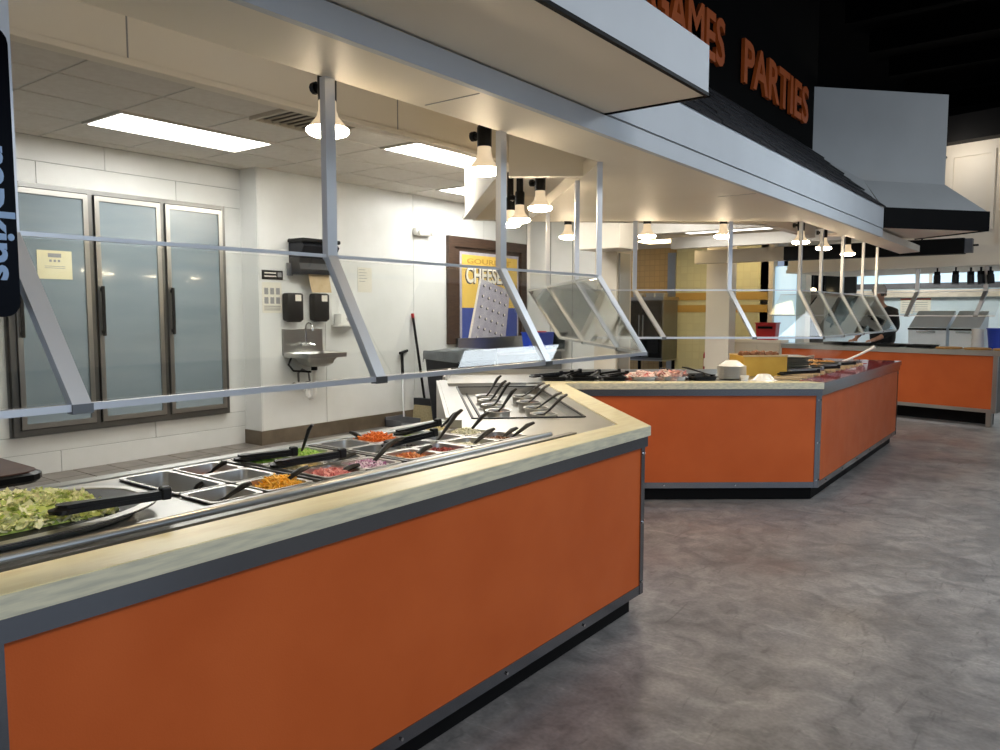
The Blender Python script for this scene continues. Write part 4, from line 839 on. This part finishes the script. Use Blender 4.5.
# crocks in the dressing tray
for k, (s, d) in enumerate([p_ for a_, b_ in zip((.57, .84, 1.14, 1.45), (.73, 1.0, 1.25, 1.51)) for p_ in ((a_, .42), (b_, .65))]):
    x, y = bp(s, d)
    lab = ('oval steel dressing crock in the sunken tray, ' + ['first', 'second', 'third', 'last'][k//2] + ' from the raisins in the ' + ['front', 'rear'][k % 2] + ' row')
    t = thing('dressing_crock', lab, 'crock', (x, y, .855), math.atan2(dB.y, dB.x), 'steel crocks in the dressing tray')
    MB().loops([ell(q_*.085, q_*.072, z_, 24, 1) for q_, z_ in ((.85, 0), (.92, .04), (1.06, .044), (1.06, .049), (.86, .048), (.8, .02))]).build('body', 'steel_pan', t, True)
    MB().loops([ell(.068, .057, .030, 24, 1), ell(.064, .054, .034, 24, 1)]).build('dressing', ('cottage', 'bacon', 'pasta')[k % 3], t)
    spoon((x, y, .888), S((60, 75, 48, 66)[k % 4]), 'black ladle in the ' + ['first', 'second', 'third', 'last'][k//2] + ' ' + ['front', 'rear'][k % 2] + ' dressing crock', 'ladles in the dressing crocks', .17, (38, 45, 32, 52)[k % 4], .03)

# ------------------------------------------------------------------ counter C: tongs, shrimp, plates, bowls
rc = math.atan2(dC.y, dC.x)
for k, s in enumerate((-.1, .0, .1, .2, .3, .38, .46)):
    x, y = cpt(s, .45+.1*(k % 2)); tongs((x, y, .925), rc+S((20, -30, 50, 10, 70, -10, 35)[k]), 'black tongs lying among pans beside the shrimp', 'black tongs on the wood rimmed counter', .26, .03, .06+.05*(k % 3))
for k, s in enumerate((-.05, .18, .42, .66, .90, 1.14)):
    x, y = cpt(s, .42)
    o = pan_mesh(.36, .2, .025).build('shallow_tray', 'plastic' if k not in (3, 4) else 'steel_pan', None, True); o.location = (x, y, .937); o.rotation_euler = (0, 0, rc+pi/2)
    tag(o, ('black shallow tray under tongs at the wood rim', 'black shallow tray under tongs at the wood rim', 'black shallow tray under tongs at the wood rim', 'steel tray under the pink shrimp', 'steel tray under pale flat slices', 'black shallow tray next to the stacked plates')[k], 'tray', 'trays on the wood rimmed counter')
x, y = cpt(.66, .40); pile('shrimp_heap', 'heap of pink and white shrimp on the wood rimmed counter', 'food', x, y, .24, .24, .925, 110, (.016, .006, 0), 'shrimp', .04, 'ring')
x, y = cpt(.88, .40); pile('meat_slices', 'pale folded meat slices beside the shrimp', 'food', x, y, .26, .28, .93, 60, (.06, .05, .003), 'shrimp', .03, 'leaf')
for k, s in enumerate((1.0, 1.16)):
    x, y = cpt(s+.06, .40); spoon((x, y, .935), rc+S(170-30*k), ('thin dark spoon lying beside the meat slices', 'thin dark spoon lying next to the plates')[k], 'spoons on the wood rimmed counter', .24, 12)
x, y = cpt(1.40, .42); NP = 12
plm = None
for k in range(NP):
    mb = MB().lathe([(0, 0), (.06, 0), (.075, .004), (.115, .011), (.116, .014), (.075, .008), (0, .006)], 28)
    o = mb.build('plate', 'white_ceramic', None, True) if plm is None else link('plate', plm); plm = plm or o.data
    o.location = (x, y, .908+.0085*k); tag(o, 'white plate in the stack under the upturned bowl', 'plate', 'stacked white plates')
o = MB().lathe([(0, .045), (.04, .045), (.06, .035), (.105, .0), (.1, 0), (.055, .03), (0, .035)], 28).build('bowl', 'white_ceramic', None, True); o.location = (x, y, .908+.0085*NP+.006); tag(o, 'white bowl upturned on the plate stack', 'bowl', 'white bowls')
x, y = cpt(1.44, .22); o = MB().lathe([(0, 0), (.025, 0), (.034, .045), (.031, .045), (.023, .005), (0, .005)], 18).build('cup', 'white_ceramic', None, True); o.location = (x, y, .908); tag(o, 'small white cup in front of the plates', 'cup')
x, y = cpt(1.60, .24); o = MB().lathe([(0, .055), (.035, .055), (.05, .05), (.085, .012), (.125, .0), (.12, -.0), (.08, .006), (0, .045)], 28).build('bowl', 'white_ceramic', None, True); o.location = (x, y, .9085); tag(o, 'white rimmed bowl upturned on the counter', 'bowl', 'white bowls')
# yellow box, plates on edge, rolls
t = thing('yellow_box', 'mustard yellow open box behind the white plates', 'box', (-2.245, 6.67, .908), S(42)); 
m = MB().b2((-.19, -.16, 0), (.19, -.15, .17)).b2((-.19, .15, 0), (.19, .16, .17)).b2((-.19, -.15, 0), (-.18, .15, .17)).b2((.18, -.15, 0), (.19, .15, .17)).b2((-.18, -.15, 0), (.18, .15, .01)); m.build('body', 'yellow_box', t)
MB().b2((-.195, -.165, .165), (.195, -.148, .178)).b2((-.195, .148, .165), (.195, .165, .178)).build('rim', 'kraft', t)
for k in range(10):
    a = -.13+.065*(k % 5); b = -.06+.1*(k//5)
    mb = MB().lathe([(0, -.03), (.024, -.018), (.031, 0), (.024, .02), (0, .03)], 9); o = mb.build('bread_roll', 'brownfood', None, True)
    v = Matrix.Rotation(S(42), 4, 'Z') @ Vector((a, b, 0)); o.location = (-2.245+v.x, 6.67+v.y, .908+.172+.012*random.random()); o.rotation_euler = (random.uniform(-.4, .4), random.uniform(-.4, .4), random.random()*3)
    tag(o, 'dark brown roll heaped on the yellow box', 'roll', 'rolls on the yellow box')
MB().b2((-.178, -.148, .01), (.178, .148, .14)).build('liner', 'kraft', t)
sm = None
for k in range(8):
    mb = MB().loops([rrect(.26, .36, .03, 0), rrect(.29, .39, .03, .012), rrect(.27, .37, .03, .014)])
    o = mb.build('serving_platter', 'steel_pan', None, True) if sm is None else link('serving_platter', sm); sm = sm or o.data
    o.location = (-2.13+.01*(k % 2), 7.15, .908+.019*k); o.rotation_euler = (0, 0, S(30+5*(k % 3))); tag(o, 'steel platter in the stack beside the yellow box', 'platter', 'stacked platters')
GD = 'utensils on the red rimmed counter'
for k, (x, y, rz, tl) in enumerate(((-1.86, 6.55, 20, .2), (-1.9, 6.85, 35, .15), (-1.86, 7.2, 15, .2), (-1.92, 7.5, 30, .15), (-1.86, 7.8, 25, .2), (-1.9, 8.1, 20, .1))):
    tongs((x, y, .935), S(rz), 'steel tongs resting on the bars beside the red rim', GD, .3, .03, tl*.4, 'steel_dark' if k % 2 else 'plastic')
t = thing('serving_spoon', 'steel spoon with a white handle sticking up over the red rim', 'spoon', (-1.95, 8.3, .93), S(42), GD)
MB().tube([(0, 0, .01), (.2, 0, .09), (.34, 0, .16)], [.011, .012, .013], 8).build('handle', 'white_plastic', t, True); MB().lathe([(0, -.02), (.018, -.01), (.02, .005), (0, .018)], 10, TR(.345, 0, .165)).build('knob', 'white_plastic', t, True); MB().loops([ell(.04, .03, 0, 14, 1), ell(.06, .045, .015, 14, 1), ell(.04, .03, .006, 14, 1)]).build('bowl', 'steel_pan', t, True)
for k in range(2):
    o = pan_mesh(.5, .2, .02).build('hot_pan', 'steel_dark', None, True); o.location = (-2.12, 7.53+.54*k, .955); tag(o, 'shallow hot food pan between the bars of the red rimmed counter', 'pan', 'hot pans by the red rim'); o.rotation_euler = (0, 0, 0)
    pile('hot_food', 'brown hot food in a shallow pan behind the red rim', 'food', -2.12, 7.53+.54*k, .4, .15, .945, 60, (.04, .03, .012), 'crust', .01)['group'] = 'hot food behind the red rim'
# steam over the hot pans
st = bpy.data.materials.new('steam'); st.use_nodes = True; nt = st.node_tree; nt.nodes.remove(nt.nodes['Principled BSDF'])
vsn = nt.nodes.new('ShaderNodeVolumeScatter'); vsn.inputs['Color'].default_value = (1, 1, 1, 1); tc = nt.nodes.new('ShaderNodeTexCoord'); nz = nt.nodes.new('ShaderNodeTexNoise'); nz.inputs['Scale'].default_value = 5; nz.inputs['Detail'].default_value = 3
mr = nt.nodes.new('ShaderNodeMapRange'); mr.inputs['From Min'].default_value = .48; mr.inputs['From Max'].default_value = .75; mr.inputs['To Max'].default_value = 1.2
nt.links.new(tc.outputs['Object'], nz.inputs['Vector']); nt.links.new(nz.outputs[0], mr.inputs['Value']); nt.links.new(mr.outputs[0], vsn.inputs['Density']); nt.links.new(vsn.outputs[0], nt.nodes['Material Output'].inputs['Volume'])
MATS['steam'] = st
o = MB().lathe([(0, 0), (.22, .02), (.3, .12), (.24, .24), (.1, .33), (0, .35)], 16).build('steam_wisp', 'steam', None, True); o.location = (-2.15, 8.05, .975); tag(o, 'faint wisp of steam rising behind the red rim', 'steam', kind='stuff')

# ------------------------------------------------------------------ far alcove things
t = thing('proofing_cabinet', 'tall dark cabinet with two glass doors in the tiled alcove', 'cabinet', (-6.15, 12.55, 0))
MB().b2((-.38, -.3, .62), (.38, .3, 1.66), bev=.01).build('body', 'steel_dark', t); MB().b2((-.4, -.33, 1.66), (.4, .3, 1.71)).build('top', 'steel', t)
for x in (-.37, .01):
    d = MB().b2((x, -.34, .66), (x+.36, -.3, 1.64)).build('door', 'black', t); MB().b2((x+.05, -.345, .74), (x+.31, -.34, 1.56)).build('glass_pane', 'glass_grey', d); MB().b2((x+(.32 if x < 0 else .015), -.37, 1.0), (x+(.345 if x < 0 else .04), -.34, 1.4)).build('handle', 'chrome', d)
MB().b2((-.38, -.3, .85-.25), (.38, .3, .62)).build('base', 'steel', t)
for x in (-.33, .33):
    for y in (-.25, .25): MB().cyl((x, y, 0), (x, y, .62), .03).build('leg', 'black', t)
for k, x in enumerate((-6.35, -6.1, -5.92)):
    o = pan_mesh(.2, .16, .06).build('baking_pan', 'steel_pan', None, True); o.location = (x, 12.5, 1.775+.0*k); tag(o, 'small steel pan on top of the dark cabinet', 'pan', 'pans on the dark cabinet')
t = thing('fire_extinguisher', 'red fire extinguisher by the white column', 'fire extinguisher', (-5.14, 12.7, .36)); MB().lathe([(0, 0), (.065, 0), (.07, .02), (.07, .36), (.045, .42), (.02, .44), (0, .44)], 16).build('cylinder', 'red', t, True); MB().b2((-.03, -.02, .44), (.05, .02, .5)).build('valve', 'plastic', t); MB().tube([(.03, 0, .47), (.09, -.02, .4), (.085, -.03, .2)], .012, 8).build('hose', 'plastic', t, True); MB().b2((-.04, -.073, .16), (.04, -.068, .3)).build('sticker', 'p_white', t)
MB().b2((-.05, .07, .0), (.05, .2, .4)).build('bracket', 'steel', t)
t = thing('red_crate', 'red plastic crate on the far cream cabinet', 'crate', (-4.1, 12.62, 1.0)); MB().loops([rrect(.3, .2, .02, 0), rrect(.33, .23, .02, .26), rrect(.35, .25, .02, .265), rrect(.35, .25, .02, .28), rrect(.31, .21, .02, .28), rrect(.28, .18, .02, .02)]).build('body', 'red', t); MB().b2((-.12, -.13, .18), (.12, -.125, .22)).build('handle_slot', 'black', t)
t = thing('base_cabinet', 'low cream cabinet behind the yellow box', 'cabinet', (-4.12, 12.66, 0)); MB().b2((-.45, -.2, .06), (.27, .2, .96)).build('body', 'cream', t); MB().b2((-.47, -.22, .96), (.29, .2, 1.0)).build('top', 'soffit_white', t)
for x in (-.44, -.08): d = MB().b2((x, -.212, .1), (x+.34, -.2, .92)).build('door', 'cream', t); MB().b2((x+.15, -.224, .8), (x+.21, -.212, .82)).build('handle', 'steel', d)
t = thing('monitor', 'black monitor hanging in front of the far windows', 'monitor', (-3.72, 15.6, 1.78)); MB().b2((-.28, 0, 0), (.28, .06, .4), bev=.01).build('casing', 'plastic', t); MB().b2((-.26, -.004, .02), (.26, 0, .38)).build('screen', 'screen', t); MB().beam((0, .03, .4), (0, .03, .82), .03, .03).build('hanger', 'plastic', t)
# glowing lamp seen in the dark opening
t = thing('pendant_lamp', 'small glowing lamp in the dark opening', 'lamp', (-4.05, 15.0, 1.82)); MB().lathe([(0, 0), (.05, .01), (.05, .06), (0, .08)], 12).build('bulb', 'warm_light', t, True); MB().cyl((0, 0, .08), (0, 0, .78), .008).build('cord', 'plastic', t)
# ------------------------------------------------------------------ far counter things
def ex(a, d): v = eP(a, d); return v
re_ = math.atan2(eD.y, eD.x)
for k, (a, wd) in enumerate(((-1.08, .50), (-.60, .37))):
    x, y = ex(a, .72); t = thing('steam_unit', ('wide stainless food warmer behind the far steel counter', 'narrow stainless food warmer behind the far steel counter')[k], 'food warmer', (x, y, .965), re_)
    MB().b2((-wd/2, -.1, 0), (wd/2, .2, .24)).build('body', 'steel_bright', t); 
    m = MB(); m.add([(-wd/2, -.1, .27), (wd/2, -.1, .27), (wd/2, .2, .50), (-wd/2, .2, .50), (-wd/2, -.1, .24), (wd/2, -.1, .24), (wd/2, .2, .24), (-wd/2, .2, .24)], [(0, 1, 2, 3), (4, 7, 6, 5), (0, 4, 5, 1), (1, 5, 6, 2), (2, 6, 7, 3), (3, 7, 4, 0)]); m.build('sloped_lid', 'steel_bright', t); MB().b2((-wd/2, -.13, .235), (wd/2, -.1, .26)).build('black_seal', 'black', t); MB().b2((-wd/4, -.15, .2), (wd/4, -.13, .22)).build('handle', 'chrome', t)
for k, a in enumerate((-2.2, -1.8, -1.4, -1.0)):
    x, y = ex(a, .3); o = pan_mesh(.34, .3, .03).build('black_pan', 'plastic', None, True); o.location = (x, y, 1.0); o.rotation_euler = (0, 0, re_); tag(o, 'black pan standing on the far steel counter', 'pan', 'black pans on the far counter')
for k, a in enumerate((-.62, -.28, .06)):
    x, y = ex(a, .2); t = thing('pizza', ('pizza on the far counter before the narrow warmer', 'pizza next to the blue bucket', 'pizza at the end of the far counter')[k], 'pizza', (x, y, .966), group='pizzas on the far counter'); MB().lathe([(0, 0), (.15, 0), (.16, .012), (.15, .024), (.135, .016), (0, .016)], 24).build('crust', 'crust', t, True); MB().lathe([(0, .016), (.135, .016), (.13, .02), (0, .021)], 24).build('topping', 'pizza', t)
x, y = ex(-.17, .5); t = thing('bucket', 'blue plastic bucket on the far counter', 'bucket', (x, y, .965)); MB().lathe([(0, 0), (.085, 0), (.11, .26), (.118, .26), (.118, .275), (.1, .275), (.078, .01), (0, .01)], 20).build('body', 'blue_plastic', t, True); MB().tube([(.11*cos(a), .11*sin(a)*.4, .26-.08*sin(a)) for a in [pi*k/8 for k in range(9)]], .004, 6).build('handle', 'white_plastic', t)
x, y = ex(-.39, .5); t = thing('container', 'white ribbed container stack beside the blue bucket', 'container', (x, y, .965)); 
for k in range(4): MB().lathe([(0, .065*k), (.065, .065*k), (.075, .065*k+.055), (.078, .065*k+.06), (.078, .065*k+.064), (0, .065*k+.064)], 18).build('tub', 'white_plastic', t, True)
t = thing('notice_board', 'printed sheets with a red heading on the far blue wall', 'notice', (-2.75, 15.985, 1.42)); MB().b2((0, 0, 0), (.22, .008, .28)).build('sheet', 'paper', t); MB().b2((.24, 0, .02), (.5, .008, .28)).build('sheet', 'paper', t); MB().b2((.0, -.002, .255), (.5, .0, .28)).build('heading', 'red', t)
for k in range(5): MB().b2((.03, -.002, .04+.04*k), (.45, 0, .05+.04*k)).build('text_line', 'ink_soft', t)
# ------------------------------------------------------------------ person behind the far counter
def skinned(name, pts, edges, m, parent, sub=2, root=0):
    me = bpy.data.meshes.new(name); me.from_pydata([p[:3] for p in pts], edges, []); o = bpy.data.objects.new(name, me); COL.objects.link(o)
    o.modifiers.new('skin', 'SKIN'); sv = me.skin_vertices[0].data if me.skin_vertices else None
    for i, p in enumerate(pts): sv[i].radius = (p[3], p[4] if len(p) > 4 else p[3]); sv[i].use_root = (i == root)
    ss = o.modifiers.new('sub', 'SUBSURF'); ss.levels = sub; ss.render_levels = sub
    dg = bpy.context.evaluated_depsgraph_get(); nm = bpy.data.meshes.new_from_object(o.evaluated_get(dg)); bpy.data.objects.remove(o, do_unlink=True)
    for p in nm.polygons: p.use_smooth = True
    nm.materials.clear(); nm.materials.append(MATS[m]); nm.name = name
    return link(name, nm, parent)
pe = thing('person', 'person in a pale cap and black shirt leaning over the far counter', 'person', (-2.42, 12.78, 0), S(-20))
# local frame: -y faces the camera side
pts = [(0, 0, .95, .15, .12), (0, 0, 1.12, .15, .11), (0, -.04, 1.32, .17, .12), (0, -.07, 1.47, .12, .1), (0, -.10, 1.56, .055, .055), (0, -.13, 1.64, .07, .085), (0, -.14, 1.72, .078, .095), (0, -.13, 1.79, .06, .075),
       (.09, 0, .9, .1), (.11, -.02, .5, .065), (.11, .03, .1, .045), (.11, -.08, .05, .045), (.11, -.16, .04, .04),
       (-.09, 0, .9, .1), (-.11, -.02, .5, .065), (-.11, .03, .1, .045), (-.11, -.08, .05, .045), (-.11, -.16, .04, .04),
       (.19, -.06, 1.45, .06), (.27, -.12, 1.2, .05), (.20, -.40, 1.08, .036), (.18, -.5, 1.05, .03, .022), (.175, -.56, 1.035, .04, .018),
       (-.19, -.06, 1.45, .06), (-.27, -.14, 1.2, .05), (-.16, -.40, 1.09, .036), (-.12, -.5, 1.05, .03, .022), (-.10, -.56, 1.035, .04, .018)]
edges = [(0, 1), (1, 2), (2, 3), (3, 4), (4, 5), (5, 6), (6, 7), (0, 8), (8, 9), (9, 10), (10, 11), (11, 12), (0, 13), (13, 14), (14, 15), (15, 16), (16, 17), (3, 18), (18, 19), (19, 20), (20, 21), (21, 22), (3, 23), (23, 24), (24, 25), (25, 26), (26, 27)]
for hx, hy, hz, sg in ((.175, -.56, 1.035, 1), (-.10, -.56, 1.035, -1)):
    for k, (dx, ln_) in enumerate(((-.03, .065), (-.01, .078), (.01, .072), (.03, .055))):
        b0 = len(pts); a = 22 if sg > 0 else 27
        pts += [(hx+dx, hy-.035, hz, .0095), (hx+dx*1.15, hy-.035-ln_*.55, hz-.002, .009), (hx+dx*1.2, hy-.035-ln_, hz-.022, .008)]; edges += [(a, b0), (b0, b0+1), (b0+1, b0+2)]
    b0 = len(pts); pts += [(hx-sg*.045, hy-.01, hz, .011), (hx-sg*.06, hy-.05, hz-.008, .009)]; edges += [(22 if sg > 0 else 27, b0), (b0, b0+1)]
skinned('body', pts, edges, 'skin', pe)
face = MB().lathe([(0, -.012), (.012, 0), (.0, .02)], 8, TR(0, -.232, 1.70)); face.build('nose', 'skin', pe, True)
for s_ in (-1, 1):
    MB().lathe([(0, -.008), (.011, 0), (0, .008)], 8, TR(s_*.032, -.218, 1.725)).build('eye', 'p_white', pe, True); MB().lathe([(0, -.02), (.012, 0), (0, .025)], 8, TR(s_*.082, -.125, 1.70)).build('ear', 'skin', pe, True)
MB().b2((-.022, -.226, 1.652), (.022, -.218, 1.658)).build('mouth', 'redfood', pe)
sh = [(0, 0, .90, .2, .17), (0, 0, 1.12, .2, .165), (0, -.04, 1.32, .21, .165), (0, -.07, 1.47, .14, .12), (0, -.095, 1.53, .07, .07), (.19, -.06, 1.45, .075), (.27, -.12, 1.21, .064), (.203, -.39, 1.083, .05), (-.19, -.06, 1.45, .075), (-.27, -.14, 1.21, .064), (-.165, -.39, 1.092, .05)]
skinned('shirt', sh, [(0, 1), (1, 2), (2, 3), (3, 4), (3, 5), (5, 6), (6, 7), (3, 8), (8, 9), (9, 10)], 'shirt', pe)
skinned('trousers', [(0, 0, .96, .165, .135), (.095, 0, .86, .115), (.115, -.02, .5, .08), (.115, .03, .12, .065), (-.095, 0, .86, .115), (-.115, -.02, .5, .08), (-.115, .03, .12, .065)], [(0, 1), (1, 2), (2, 3), (0, 4), (4, 5), (5, 6)], 'shirt', pe)
for s_ in (-1, 1): MB().loops([rrect(.1, .28, .04, 0), rrect(.105, .285, .045, .05), rrect(.08, .2, .035, .1)], TR(s_*.112, -.06, 0)).build('shoe', 'black', pe, True)
MB().lathe([(.088, 0), (.096, .02), (.094, .06), (.075, .105), (.03, .125), (0, .128)], 20, TR(0, -.13, 1.74, 0, .1), 1, 1.18).build('cap', 'cap', pe, True)
MB().prism([(-.07, -.20), (.07, -.20), (.06, -.29), (0, -.31), (-.06, -.29)], 1.75, 1.758).build('cap_brim', 'cap', pe)
MB().lathe([(.083, -.05), (.09, 0), (.088, .03)], 18, TR(0, -.115, 1.735), 1, 1.08).build('hair', 'hair', pe, True)
